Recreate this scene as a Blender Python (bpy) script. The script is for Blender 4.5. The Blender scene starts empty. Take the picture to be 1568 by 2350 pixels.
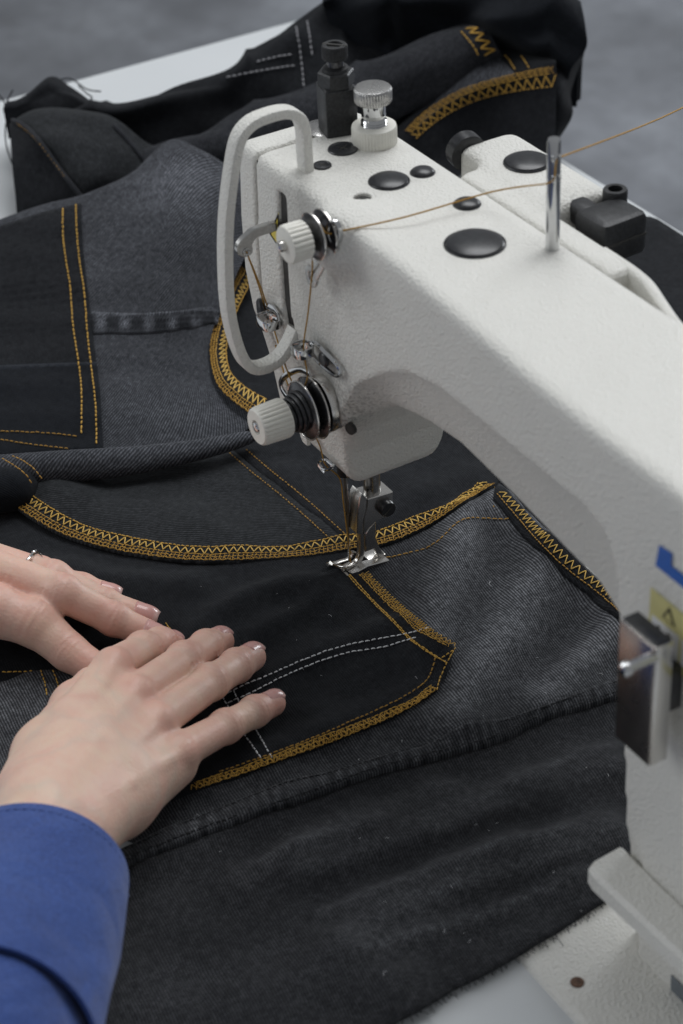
import bpy, math, random
import numpy as np
from mathutils import Matrix, Vector
from mathutils.geometry import delaunay_2d_cdt

random.seed(7)
rng = np.random.default_rng(7)
S = 0.001                      # all modelling numbers below are millimetres
sc = bpy.context.scene

# ------------------------------------------------------------------ camera
# X runs along the arm towards the column, Y away from the operator, Z up; needle point = origin
def cam_axes(yaw, pitch, roll):
    f = np.array([-np.cos(yaw)*np.cos(pitch), np.sin(yaw)*np.cos(pitch), -np.sin(pitch)])
    r = np.cross(f, [0, 0, 1]); r /= np.linalg.norm(r); d = np.cross(f, r)
    c, s = np.cos(roll), np.sin(roll)
    return np.array([c*r+s*d, -s*r+c*d, f])
CAM_M = cam_axes(*np.radians([29.2, 35.3, 3.0]))
CAM_F, CAM_PP = 8500/1.743, np.array([784., 1175.])      # in units of a 1568 x 2350 survey picture
def ray(u, v): return CAM_M.T @ np.array([(u-CAM_PP[0])/CAM_F, (v-CAM_PP[1])/CAM_F, 1.])
CAM_C = -ray(803, 1300)*980.
def at(u, v, **k):
    """survey sight line (u, v) met with the plane x=, y= or z="""
    a, val = next(iter(k.items())); i = 'xyz'.index(a); r = ray(u, v)
    return CAM_C + r*(val-CAM_C[i])/r[i]
def project(P):
    q = (np.asarray(P, float)-CAM_C) @ CAM_M.T
    return CAM_PP + CAM_F*q[..., :2]/q[..., 2:3]

cam = bpy.data.cameras.new('camera'); cam_o = bpy.data.objects.new('camera', cam)
sc.collection.objects.link(cam_o); sc.camera = cam_o
m3 = np.array([CAM_M[0], -CAM_M[1], -CAM_M[2]]).T
cam_o.matrix_world = Matrix.Translation(Vector(CAM_C*S)) @ Matrix(m3.tolist()).to_4x4()
cam.sensor_fit = 'VERTICAL'; cam.sensor_height = 36; cam.sensor_width = 24
cam.lens = 36*CAM_F/2350
cam.clip_start = 0.02; cam.clip_end = 60
cam.dof.use_dof = True; cam.dof.focus_distance = 0.955; cam.dof.aperture_fstop = 13.5

# ------------------------------------------------------------------ light
w = bpy.data.worlds.new('World'); sc.world = w; w.use_nodes = True
bg = w.node_tree.nodes['Background']; bg.inputs[0].default_value = (0.93, 0.96, 1.0, 1); bg.inputs[1].default_value = 0.26
def area(name, loc, target, size, power, col):
    l = bpy.data.lights.new(name, 'AREA'); l.shape = 'RECTANGLE'; l.size, l.size_y = size; l.energy = power; l.color = col
    o = bpy.data.objects.new(name, l); sc.collection.objects.link(o); o.location = loc
    o.rotation_euler = (Vector(target)-Vector(loc)).to_track_quat('-Z', 'Y').to_euler()
    return o
area('window_light', (-0.5, 0.85, 2.15), (0, 0, 0.1), (1.6, 1.2), 36, (0.97, 0.985, 1.0))
area('room_light', (-1.3, -1.7, 1.25), (0, 0, 0.08), (1.2, 1.2), 15, (0.95, 0.98, 1.0))
area('far_window_light', (-1.1, 3.0, 0.7), (-1.6, 1.6, -0.76), (1.2, 1.0), 40, (0.92, 0.96, 1.0))
vs = sc.view_settings; vs.view_transform = 'Standard'; vs.look = 'None'; vs.exposure = 0; vs.gamma = 1; vs.use_curve_mapping = False

# ------------------------------------------------------------------ materials
def principled(name, col, rough=.5, metal=0., spec=.5):
    m = bpy.data.materials.new(name); m.use_nodes = True; nt = m.node_tree
    b = nt.nodes['Principled BSDF']
    b.inputs['Base Color'].default_value = (*col, 1); b.inputs['Roughness'].default_value = rough
    b.inputs['Metallic'].default_value = metal; b.inputs['Specular IOR Level'].default_value = spec
    return m, nt, b
def N(nt, t, **k):
    n = nt.nodes.new(t)
    for a, v in k.items():
        if a.startswith('_'): setattr(n, a[1:], v)
        else: n.inputs[a.replace('__', ' ')].default_value = v
    return n
def ramp(nt, stops):
    r = nt.nodes.new('ShaderNodeValToRGB'); e = r.color_ramp.elements
    while len(e) < len(stops): e.new(.5)
    for el, (p, c) in zip(e, stops):
        el.position = p; el.color = (*c, 1) if len(c) == 3 else c
    return r
def mixc(nt, fac, a, b, mode='MIX'):
    n = nt.nodes.new('ShaderNodeMix'); n.data_type = 'RGBA'; n.blend_type = mode
    for i, x in ((0, fac), (6, a), (7, b)):
        if isinstance(x, (int, float)): n.inputs[i].default_value = x
        elif isinstance(x, tuple): n.inputs[i].default_value = (*x, 1)
        else: nt.links.new(x, n.inputs[i])
    return n.outputs[2]
def math_n(nt, op, a, b=0.):
    n = nt.nodes.new('ShaderNodeMath'); n.operation = op
    for i, x in ((0, a), (1, b)):
        if isinstance(x, (int, float)): n.inputs[i].default_value = x
        else: nt.links.new(x, n.inputs[i])
    return n.outputs[0]
def bump(nt, b, h, strength, dist):
    n = N(nt, 'ShaderNodeBump', Strength=strength, Distance=dist); nt.links.new(h, n.inputs['Height']); nt.links.new(n.outputs[0], b.inputs['Normal'])
    return n

MAT = {}
def simple(name, col, rough=.5, metal=0., grain=0., gscale=300., gcol=.0):
    m, nt, b = principled(name, col, rough, metal)
    tc = N(nt, 'ShaderNodeTexCoord'); no = N(nt, 'ShaderNodeTexNoise', Scale=gscale, Detail=4.)
    nt.links.new(tc.outputs['Object'], no.inputs['Vector'])
    if grain: bump(nt, b, no.outputs[0], grain, .0004)
    lo = tuple(max(0, c*(1-gcol)) for c in col); hi = tuple(min(1, c*(1+gcol)) for c in col)
    r = ramp(nt, [(.35, lo), (.65, hi)]); nt.links.new(no.outputs[0], r.inputs[0]); nt.links.new(r.outputs[0], b.inputs['Base Color'])
    n2 = N(nt, 'ShaderNodeTexNoise', Scale=90., Detail=3.); nt.links.new(tc.outputs['Object'], n2.inputs['Vector'])
    mr = N(nt, 'ShaderNodeMapRange'); mr.inputs[3].default_value = max(.02, rough*.8); mr.inputs[4].default_value = min(1, rough*1.25)
    nt.links.new(n2.outputs[0], mr.inputs[0]); nt.links.new(mr.outputs[0], b.inputs['Roughness'])
    MAT[name] = m
    return m

# hammered cream machine paint with grime and worn rims
def paint(name, col, dirt=.5):
    m, nt, b = principled(name, col, .36)
    tc = N(nt, 'ShaderNodeTexCoord')
    v = N(nt, 'ShaderNodeTexNoise', Scale=820., Detail=3., Roughness=.55); nt.links.new(tc.outputs['Object'], v.inputs[0])
    v2 = N(nt, 'ShaderNodeTexVoronoi', Scale=950., _feature='SMOOTH_F1'); nt.links.new(tc.outputs['Object'], v2.inputs[0])
    h = math_n(nt, 'ADD', v.outputs[0], math_n(nt, 'MULTIPLY', v2.outputs[0], .5))
    bump(nt, b, h, .95, .0008)
    n1 = N(nt, 'ShaderNodeTexNoise', Scale=28., Detail=6., Roughness=.65); nt.links.new(tc.outputs['Object'], n1.inputs[0])
    n2 = N(nt, 'ShaderNodeTexNoise', Scale=700., Detail=2.); nt.links.new(tc.outputs['Object'], n2.inputs[0])
    r1 = ramp(nt, [(.52, (0, 0, 0)), (.75, (1, 1, 1))]); nt.links.new(n1.outputs[0], r1.inputs[0])
    r2 = ramp(nt, [(.45, (0, 0, 0)), (.62, (1, 1, 1))]); nt.links.new(n2.outputs[0], r2.inputs[0])
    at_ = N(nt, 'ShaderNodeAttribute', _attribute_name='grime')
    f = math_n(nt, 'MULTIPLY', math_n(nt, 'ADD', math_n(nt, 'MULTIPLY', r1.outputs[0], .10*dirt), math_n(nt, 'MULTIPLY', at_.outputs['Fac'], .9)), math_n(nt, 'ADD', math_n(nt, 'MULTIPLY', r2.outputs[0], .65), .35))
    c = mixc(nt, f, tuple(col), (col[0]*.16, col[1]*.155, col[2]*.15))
    nt.links.new(c, b.inputs['Base Color']); MAT[name] = m
paint('machine_paint', (.77, .76, .715))
simple('white_plastic', (.78, .765, .70), .42, gcol=.03)
simple('black_plastic', (.020, .021, .024), .3, gcol=.3, gscale=600)
simple('black_oxide', (.028, .029, .031), .42, .35, .25, 900., .3)
simple('chrome', (.60, .605, .61), .09, 1., gcol=.04)
simple('nickel', (.66, .64, .61), .22, 1., .05, 2600., .06)
simple('steel', (.47, .465, .455), .27, 1., .1, 900., .08)
simple('dark_steel', (.10, .10, .105), .28, .9, .1, 900., .2)
simple('mirror_plate', (.36, .325, .305), .27, 1., gcol=.05)
simple('yellow_print', (.70, .56, .06), .45, gcol=.04)
simple('label_paper', (.72, .73, .75), .5, gcol=.03)
simple('label_yellow', (.60, .56, .26), .5, gcol=.04)
simple('black_ink', (.02, .02, .022), .5, gcol=.1)
simple('blue_ink', (.02, .12, .45), .4, gcol=.05)
simple('dark_slot', (.03, .029, .027), .7, gcol=.4)
simple('rust', (.10, .055, .035), .8, 0, .4, 800., .5)
simple('plate_grey', (.16, .18, .20), .5, gcol=.1)
simple('felt', (.035, .034, .032), .95, 0, .6, 1500., .6)
simple('yellow_thread', (.52, .30, .045), .62, 0, .5, 2500., .25)
simple('dark_yellow_thread', (.38, .205, .03), .7, 0, .5, 2500., .35)
simple('pale_yellow_thread', (.62, .40, .09), .6, 0, .5, 2500., .25)
simple('white_thread', (.70, .71, .73), .65, 0, .5, 2500., .2)
simple('grey_thread', (.30, .30, .32), .7, 0, .5, 2500., .3)
simple('black_thread', (.012, .013, .016), .8, 0, .5, 2500., .3)
simple('blue_thread', (.075, .12, .33), .7, 0, .5, 2500., .25)
simple('silver', (.85, .84, .82), .14, 1., gcol=.05)

def denim(name, dark, light, angle, fade=.5, fscale=14., period=1.12, weave=.55, streak=(1., 1.), wrinkle=.35, wscale=24.):
    """3/1 twill: dark warp with pale weft showing as fine diagonal lines, worn lighter in patches"""
    m, nt, b = principled(name, dark, .92, spec=.1)
    uv = N(nt, 'ShaderNodeUVMap', _uv_map='weave')
    wob = N(nt, 'ShaderNodeTexNoise', Scale=45., Detail=2.); nt.links.new(uv.outputs[0], wob.inputs[0])
    off = N(nt, 'ShaderNodeVectorMath', _operation='MULTIPLY_ADD'); nt.links.new(wob.outputs['Color'], off.inputs[0]); off.inputs[1].default_value = (.0022,)*3; nt.links.new(uv.outputs[0], off.inputs[2])
    mp = N(nt, 'ShaderNodeMapping'); mp.inputs['Rotation'].default_value = (0, 0, math.radians(angle)); nt.links.new(off.outputs[0], mp.inputs[0])
    wv = N(nt, 'ShaderNodeTexWave', Scale=2*math.pi/(20*period*S)*1., Distortion=1.1, Detail=1.5, Detail__Scale=1.4); nt.links.new(mp.outputs[0], wv.inputs[0])
    # yarn slubs: noise squeezed along the line direction
    mp2 = N(nt, 'ShaderNodeMapping'); mp2.inputs['Rotation'].default_value = (0, 0, math.radians(angle)); mp2.inputs['Scale'].default_value = (1600, 420, 1); nt.links.new(off.outputs[0], mp2.inputs[0])
    sl = N(nt, 'ShaderNodeTexNoise', Scale=1., Detail=2.); nt.links.new(mp2.outputs[0], sl.inputs[0])
    fd = N(nt, 'ShaderNodeTexNoise', Scale=fscale, Detail=5., Roughness=.6)
    mp3 = N(nt, 'ShaderNodeMapping'); mp3.inputs['Scale'].default_value = (*streak, 1); nt.links.new(uv.outputs[0], mp3.inputs[0]); nt.links.new(mp3.outputs[0], fd.inputs[0])
    fr = ramp(nt, [(.32, (1-fade,)*3), (.70, (1, 1, 1))]); nt.links.new(fd.outputs[0], fr.inputs[0])
    ft = N(nt, 'ShaderNodeTexNoise', Scale=260., Detail=3.); nt.links.new(uv.outputs[0], ft.inputs[0])
    ftr = ramp(nt, [(.3, (.45,)*3), (.7, (1, 1, 1))]); nt.links.new(ft.outputs[0], ftr.inputs[0])
    wear_highlight = N(nt, 'ShaderNodeAttribute', _attribute_name='wear_highlight')  # cloth wear, plus ridge highlights painted on the faded panel
    tw = ramp(nt, [(.25, (0, 0, 0)), (.85, (1, 1, 1))]); nt.links.new(wv.outputs['Fac'], tw.inputs[0])
    slr = ramp(nt, [(.3, (.25,)*3), (.68, (1, 1, 1))]); nt.links.new(sl.outputs[0], slr.inputs[0])
    f = math_n(nt, 'MULTIPLY', math_n(nt, 'ADD', math_n(nt, 'MULTIPLY', tw.outputs[0], weave), 1-weave), slr.outputs[0])
    f = math_n(nt, 'MULTIPLY', f, math_n(nt, 'MULTIPLY', fr.outputs[0], ftr.outputs[0]))
    f2 = math_n(nt, 'MULTIPLY', f, math_n(nt, 'ADD', wear_highlight.outputs['Fac'], 1.))
    c = mixc(nt, f2, tuple(dark), tuple(light))
    nt.links.new(c, b.inputs['Base Color'])
    h = math_n(nt, 'ADD', wv.outputs['Fac'], math_n(nt, 'MULTIPLY', sl.outputs[0], .8))
    bn = bump(nt, b, h, .4, .0003)
    wk = N(nt, 'ShaderNodeTexNoise', Scale=wscale, Detail=3., Roughness=.5, Distortion=.6); mpw = N(nt, 'ShaderNodeMapping'); mpw.inputs['Scale'].default_value = (1., .45, 1.); mpw.inputs['Rotation'].default_value = (0, 0, .6); nt.links.new(uv.outputs[0], mpw.inputs[0]); nt.links.new(mpw.outputs[0], wk.inputs[0])
    b2 = N(nt, 'ShaderNodeBump', Strength=wrinkle, Distance=.006); nt.links.new(wk.outputs[0], b2.inputs['Height']); nt.links.new(b2.outputs[0], bn.inputs['Normal'])
    b.inputs['Sheen Weight'].default_value = .03; b.inputs['Sheen Roughness'].default_value = .5
    MAT[name] = m
denim('denim_faded', (.0065, .007, .0085), (.30, .31, .335), 97, .6, 18., 1.2, .78)
denim('denim_mid', (.008, .0085, .010), (.15, .155, .168), 97, .75, 13., 1.15, .7, (1., .5))
denim('denim_mid_cross', (.008, .009, .010), (.075, .080, .088), 28, .5, 12., 1.3, .75)
denim('denim_back', (.009, .010, .012), (.22, .23, .262), -38, .55, 9., 1.6, .75)
denim('denim_back_soft', (.008, .009, .011), (.085, .088, .10), 8, .6, 9., 1.7, .6)
denim('denim_black', (.0065, .007, .0086), (.034, .037, .042), 95, .5, 14., 1.1, .4)
denim('denim_navy', (.0055, .0065, .0085), (.019, .022, .028), 60, .5, 14., 1.2, .4)

def skin_mat():
    m, nt, b = principled('skin', (.62, .43, .34), .46)
    tc = N(nt, 'ShaderNodeTexCoord')
    n1 = N(nt, 'ShaderNodeTexNoise', Scale=55., Detail=4.); nt.links.new(tc.outputs['Object'], n1.inputs[0])
    r1 = ramp(nt, [(.3, (.70, .52, .40)), (.5, (.70, .49, .39)), (.72, (.67, .41, .33))]); nt.links.new(n1.outputs[0], r1.inputs[0])
    a = N(nt, 'ShaderNodeAttribute', _attribute_name='flush')
    nv_ = N(nt, 'ShaderNodeTexNoise', Scale=24., Detail=2., Distortion=.4); nt.links.new(tc.outputs['Object'], nv_.inputs[0])
    rv = ramp(nt, [(.455, (0, 0, 0)), (.5, (1, 1, 1)), (.545, (0, 0, 0))]); nt.links.new(nv_.outputs[0], rv.inputs[0])
    nb_ = N(nt, 'ShaderNodeTexNoise', Scale=120., Detail=3.); nt.links.new(tc.outputs['Object'], nb_.inputs[0])
    rb = ramp(nt, [(.42, (0, 0, 0)), (.7, (1, 1, 1))]); nt.links.new(nb_.outputs[0], rb.inputs[0])
    c0 = mixc(nt, math_n(nt, 'MULTIPLY', rv.outputs[0], .26), r1.outputs[0], (.50, .47, .40))
    c0 = mixc(nt, math_n(nt, 'MULTIPLY', rb.outputs[0], .30), c0, (.66, .36, .29))
    c = mixc(nt, a.outputs['Fac'], c0, (.62, .27, .22))
    cr = N(nt, 'ShaderNodeAttribute', _attribute_name='crease')
    c = mixc(nt, math_n(nt, 'MULTIPLY', cr.outputs['Fac'], .28), c, (.48, .20, .16))
    nt.links.new(c, b.inputs['Base Color'])
    vo = N(nt, 'ShaderNodeTexVoronoi', Scale=700.); nt.links.new(tc.outputs['Object'], vo.inputs[0])
    n2 = N(nt, 'ShaderNodeTexNoise', Scale=350., Detail=4.); nt.links.new(tc.outputs['Object'], n2.inputs[0])
    h = math_n(nt, 'ADD', math_n(nt, 'ADD', math_n(nt, 'MULTIPLY', vo.outputs[0], .6), n2.outputs[0]), math_n(nt, 'MULTIPLY', cr.outputs['Fac'], -1.3))
    bump(nt, b, h, .35, .0004)
    b.inputs['Subsurface Weight'].default_value = .18; b.inputs['Subsurface Radius'].default_value = (.006, .0022, .0012); b.inputs['Subsurface Scale'].default_value = 1.
    b.inputs['Roughness'].default_value = .47
    MAT['skin'] = m
    m, nt, b = principled('nail', (.66, .43, .39), .22)
    a = N(nt, 'ShaderNodeAttribute', _attribute_name='tip')
    c = mixc(nt, math_n(nt, 'MULTIPLY', a.outputs['Fac'], .3), (.62, .34, .31), (.78, .68, .62)); nt.links.new(c, b.inputs['Base Color'])
    b.inputs['Subsurface Weight'].default_value = .1; b.inputs['Subsurface Radius'].default_value = (.003, .001, .001); b.inputs['Subsurface Scale'].default_value = 1.
    MAT['nail'] = m
skin_mat()

def cotton():
    m, nt, b = principled('blue_cotton', (.045, .10, .34), .8, spec=.2)
    uv = N(nt, 'ShaderNodeTexCoord')
    n = N(nt, 'ShaderNodeTexNoise', Scale=900., Detail=3.); nt.links.new(uv.outputs['Object'], n.inputs[0])
    n1 = N(nt, 'ShaderNodeTexNoise', Scale=22., Detail=4.); nt.links.new(uv.outputs['Object'], n1.inputs[0])
    r = ramp(nt, [(.3, (.034, .070, .245)), (.7, (.048, .094, .30))]); nt.links.new(n1.outputs[0], r.inputs[0])
    rw = ramp(nt, [(.35, (.72, .72, .74)), (.65, (1.12, 1.12, 1.1))]); nt.links.new(n.outputs[0], rw.inputs[0]); nt.links.new(mixc(nt, 1., r.outputs[0], rw.outputs[0], 'MULTIPLY'), b.inputs['Base Color'])
    bump(nt, b, math_n(nt, 'ADD', n.outputs[0], math_n(nt, 'MULTIPLY', n1.outputs[0], 9.)), .45, .0009); b.inputs['Sheen Weight'].default_value = .15
    n4 = N(nt, 'ShaderNodeTexNoise', Scale=26., Detail=2.5, Distortion=.8); m4 = N(nt, 'ShaderNodeMapping'); m4.inputs['Scale'].default_value = (1., .4, .7); m4.inputs['Rotation'].default_value = (0, 0, .5); nt.links.new(uv.outputs['Object'], m4.inputs[0]); nt.links.new(m4.outputs[0], n4.inputs[0])
    b4 = N(nt, 'ShaderNodeBump', Strength=.7, Distance=.009); nt.links.new(n4.outputs[0], b4.inputs['Height']); bn = [n for n in nt.nodes if n.type == 'BUMP' and n != b4][0]; nt.links.new(b4.outputs[0], bn.inputs['Normal'])
    MAT['blue_cotton'] = m
cotton()
def laminate():
    m, nt, b = principled('laminate', (.72, .74, .76), .35)
    tc = N(nt, 'ShaderNodeTexCoord'); n = N(nt, 'ShaderNodeTexNoise', Scale=6., Detail=5.); nt.links.new(tc.outputs['Object'], n.inputs[0])
    r = ramp(nt, [(.3, (.57, .595, .61)), (.7, (.62, .64, .655))]); nt.links.new(n.outputs[0], r.inputs[0]); nt.links.new(r.outputs[0], b.inputs['Base Color'])
    n2 = N(nt, 'ShaderNodeTexNoise', Scale=900.); nt.links.new(tc.outputs['Object'], n2.inputs[0]); bump(nt, b, n2.outputs[0], .1, .0003)
    MAT['laminate'] = m
    m, nt, b = principled('concrete', (.3, .31, .33), .85, spec=.15)
    tc = N(nt, 'ShaderNodeTexCoord'); n = N(nt, 'ShaderNodeTexNoise', Scale=3.6, Detail=8., Roughness=.66); nt.links.new(tc.outputs['Object'], n.inputs[0])
    r = ramp(nt, [(.30, (.125, .13, .14)), (.5, (.19, .198, .215)), (.70, (.29, .305, .33))]); nt.links.new(n.outputs[0], r.inputs[0])
    n3 = N(nt, 'ShaderNodeTexNoise', Scale=9., Detail=3.); nt.links.new(tc.outputs['Object'], n3.inputs[0])
    r3 = ramp(nt, [(.60, (0, 0, 0)), (.72, (1, 1, 1))]); nt.links.new(n3.outputs[0], r3.inputs[0])
    c = mixc(nt, math_n(nt, 'MULTIPLY', r3.outputs[0], .45), r.outputs[0], (.12, .12, .125)); nt.links.new(c, b.inputs['Base Color'])
    bump(nt, b, n.outputs[0], .2, .01); MAT['concrete'] = m
laminate()

# ------------------------------------------------------------------ mesh helpers
COL = sc.collection
def mesh_obj(name, V, F, mat, parent=None, smooth=True, attrs=None, uv=None, autos=None):
    me = bpy.data.meshes.new(name)
    V = np.asarray(V, float)*S
    me.from_pydata(V.tolist(), [], [list(map(int, f)) for f in F]); me.update()
    me.materials.append(MAT[mat])
    if smooth:
        me.polygons.foreach_set('use_smooth', [True]*len(me.polygons))
        if autos: me.set_sharp_from_angle(angle=math.radians(autos))
    for k, a in (attrs or {}).items():
        at_ = me.attributes.new(k, 'FLOAT', 'POINT'); at_.data.foreach_set('value', np.asarray(a, np.float32))
    if uv is not None:
        l = me.uv_layers.new(name='weave'); li = np.empty(len(me.loops), np.int32); me.loops.foreach_get('vertex_index', li)
        l.data.foreach_set('uv', (np.asarray(uv, np.float32)[li]*S).ravel())
    o = bpy.data.objects.new(name, me); COL.objects.link(o)
    if parent is not None: o.parent = parent
    return o
def empty(name, label, cat, group=None):
    o = bpy.data.objects.new(name, None); COL.objects.link(o); o['label'] = label; o['category'] = cat
    if group: o['group'] = group
    return o
class MB:
    def __init__(s): s.V = []; s.F = []; s.n = 0
    def add(s, V, F):
        V = np.asarray(V, float); s.V.append(V); s.F += [[i+s.n for i in f] for f in F]; s.n += len(V); return s
    def build(s, name, mat, parent=None, autos=35, **k):
        return mesh_obj(name, np.concatenate(s.V), s.F, mat, parent, autos=autos, **k)
def unit(a): a = np.asarray(a, float); return a/np.linalg.norm(a)
def frame(d, up=(0, 0, 1)):
    d = unit(d); up = np.asarray(up, float)
    if abs(d @ unit(up)) > .98: up = np.array([1., 0, 0])
    x = unit(np.cross(up, d)); return x, np.cross(d, x), d
def lathe(prof, base, axis, n=32, up=(0, 0, 1), radial=None):
    """prof: (radius, height along axis); radial(angle_index, row) may modulate the radius"""
    x, y, z = frame(axis, up); base = np.asarray(base, float); V = []; F = []
    for j, (r, h) in enumerate(prof):
        for i in range(n):
            a = 2*np.pi*i/n; rr = r*(radial(i, j) if radial else 1)
            V.append(base+z*h+rr*(x*np.cos(a)+y*np.sin(a)))
    for j in range(len(prof)-1):
        for i in range(n):
            k = (i+1) % n; F.append([j*n+i, j*n+k, (j+1)*n+k, (j+1)*n+i])
    F.append([i for i in range(n)][::-1]); F.append([(len(prof)-1)*n+i for i in range(n)])
    return V, F
def knurl(prof, base, axis, teeth, depth=.06, rows=None):
    n = teeth*4
    def rad(i, j):
        if rows is not None and j not in rows: return 1.
        return 1-depth*(0, .15, 1, .15)[i % 4]
    return lathe(prof, base, axis, n, radial=rad)
def sweep(path, sec, up=(0, 0, 1), closed=False, caps=True, scale=None):
    """sweep a 2-D section (x sideways, y along 'up') along a path"""
    P = np.asarray(path, float); n = len(P); sec = np.asarray(sec, float); m = len(sec); V = []; F = []
    for i in range(n):
        d = P[(i+1) % n]-P[i-1] if closed else P[min(i+1, n-1)]-P[max(i-1, 0)]
        x, y, z = frame(d, up); k = 1. if scale is None else scale[i]
        V += [P[i]+k*(x*a+y*b) for a, b in sec]
    for i in range(n if closed else n-1):
        for j in range(m):
            a, b = i*m+j, i*m+(j+1) % m; c, d_ = ((i+1) % n)*m+(j+1) % m, ((i+1) % n)*m+j
            F.append([a, b, c, d_])
    if caps and not closed: F.append(list(range(m))[::-1]); F.append([(n-1)*m+j for j in range(m)])
    return V, F
def circ(r, n=8): return [(r*math.cos(2*math.pi*i/n), r*math.sin(2*math.pi*i/n)) for i in range(n)]
def rrect(w, h, r, k=3):
    out = []
    for cx, cy, a0 in ((w/2-r, h/2-r, 0), (-w/2+r, h/2-r, 90), (-w/2+r, -h/2+r, 180), (w/2-r, -h/2+r, 270)):
        for i in range(k+1):
            a = math.radians(a0+90*i/k); out.append((cx+r*math.cos(a), cy+r*math.sin(a)))
    return out
def spline(P, per=8, closed=False):
    P = np.asarray(P, float); n = len(P); out = []
    for i in range(n if closed else n-1):
        g = lambda k: P[k % n] if closed else P[min(max(k, 0), n-1)]
        a, b, c, d = g(i-1), g(i), g(i+1), g(i+2)
        for t in np.arange(per)/per:
            out.append(.5*((2*b)+(-a+c)*t+(2*a-5*b+4*c-d)*t*t+(-a+3*b-3*c+d)*t**3))
    if not closed: out.append(P[-1])
    return np.array(out)
def resample(P, step):
    P = np.asarray(P, float); d = np.r_[0, np.cumsum(np.linalg.norm(np.diff(P, axis=0), axis=1))]
    n = max(2, int(round(d[-1]/step))+1); t = np.linspace(0, d[-1], n)
    return np.stack([np.interp(t, d, P[:, k]) for k in range(P.shape[1])], 1)
def box(c, size, bev=.6, R=None):
    """bevelled box"""
    x, y, z = np.asarray(size, float)/2; V = []; b = min(bev, x*.9, y*.9, z*.9)
    sec = lambda i: rrect(2*(x-i), 2*(y-i), max(b-i, .05)+.001 if i < b else .06, 2)
    rows = [(-z, b), (-z+b*.3, b*.3), (-z+b, 0), (z-b, 0), (z-b*.3, b*.3), (z, b)]
    m = len(sec(0)); F = []
    for h, ins in rows:
        V += [(p[0], p[1], h) for p in rrect(2*(x-ins), 2*(y-ins), max(b-ins*.6, .04), 2)]
    for j in range(len(rows)-1):
        for i in range(m): F.append([j*m+i, j*m+(i+1) % m, (j+1)*m+(i+1) % m, (j+1)*m+i])
    F.append(list(range(m))[::-1]); F.append([(len(rows)-1)*m+i for i in range(m)])
    V = np.array(V)
    if R is not None: V = V @ np.asarray(R).T
    return V+np.asarray(c, float), F
def prism(poly, o, ex, ey, ez, h, bev=.0):
    """polygon in the (ex, ey) plane at o, thickness h along ez, optional edge bevel"""
    P = np.asarray(poly, float); o, ex, ey, ez = (np.asarray(q, float) for q in (o, ex, ey, ez)); n = len(P); c = P.mean(0)
    rows = [(0, 1), (h, 1)] if not bev else [(0, 1), (h-bev, 1), (h, None)]
    V = []
    for hh, k in rows:
        Q = P
        if k is None:
            e = np.roll(P, -1, 0)-np.roll(P, 1, 0); nn = np.stack([e[:, 1], -e[:, 0]], 1); nn /= np.linalg.norm(nn, axis=1)[:, None]
            ar = np.sum(P[:, 0]*np.roll(P[:, 1], -1)-np.roll(P[:, 0], -1)*P[:, 1]); Q = P-nn*bev*(1 if ar > 0 else -1)
        V += [o+ex*a+ey*b+ez*hh for a, b in Q]
    F = []
    for j in range(len(rows)-1):
        for i in range(n): F.append([j*n+i, j*n+(i+1) % n, (j+1)*n+(i+1) % n, (j+1)*n+i])
    F.append(list(range(n))[::-1]); F.append([(len(rows)-1)*n+i for i in range(n)])
    return V, F

# implicit solids -> mesh (surface nets)
def nets(fn, lo, hi, h):
    lo = np.asarray(lo, float); n = np.ceil((np.asarray(hi)-lo)/h).astype(int)+1
    ax = [lo[i]+h*np.arange(n[i]) for i in range(3)]
    val = fn(ax[0][:, None, None], ax[1][None, :, None], ax[2][None, None, :]).astype(np.float32)
    val = np.broadcast_to(val, tuple(n)).copy(); ins = val < 0
    cs = [(i, j, k) for i in (0, 1) for j in (0, 1) for k in (0, 1)]
    cnt = sum(ins[i:n[0]-1+i, j:n[1]-1+j, k:n[2]-1+k].astype(np.int8) for i, j, k in cs)
    act = (cnt > 0) & (cnt < 8); ai = np.argwhere(act); idx = np.full(act.shape, -1, np.int64); idx[act] = np.arange(len(ai))
    cv = {c: val[ai[:, 0]+c[0], ai[:, 1]+c[1], ai[:, 2]+c[2]] for c in cs}
    pos = np.zeros((len(ai), 3)); w_ = np.zeros(len(ai))
    for a in cs:
        for d in range(3):
            if a[d]: continue
            b = list(a); b[d] = 1; b = tuple(b); va, vb = cv[a], cv[b]; cr = (va < 0) != (vb < 0)
            t = np.where(cr, va/np.where(cr, va-vb, 1), 0); p = np.repeat(np.array(a, float)[None], len(ai), 0); p[:, d] = t
            pos += p*cr[:, None]; w_ += cr
    V = lo+h*(ai+pos/w_[:, None]); F = []
    for d in range(3):
        e1, e2 = (d+1) % 3, (d+2) % 3
        A = np.take(ins, np.arange(n[d]-1), d); B = np.take(ins, np.arange(1, n[d]), d); ch = np.argwhere(A != B)
        ok = (ch[:, e1] > 0) & (ch[:, e2] > 0) & (ch[:, e1] < n[e1]-1) & (ch[:, e2] < n[e2]-1); ch = ch[ok]
        s = A[ch[:, 0], ch[:, 1], ch[:, 2]]
        def g(o1, o2):
            q = ch.copy(); q[:, e1] -= o1; q[:, e2] -= o2; return idx[q[:, 0], q[:, 1], q[:, 2]]
        Q = np.stack([g(1, 1), g(0, 1), g(0, 0), g(1, 0)], 1); Q[~s] = Q[~s][:, ::-1]; F.append(Q)
    return V, np.concatenate(F)
def smax(a, b, k): return np.maximum(a, b)+np.maximum(k-np.abs(a-b), 0)**2/(4*k)
def smin(a, b, k): return -smax(-a, -b, k)
def sm01(t): t = np.clip(t, 0, 1); return t*t*(3-2*t)

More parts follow.
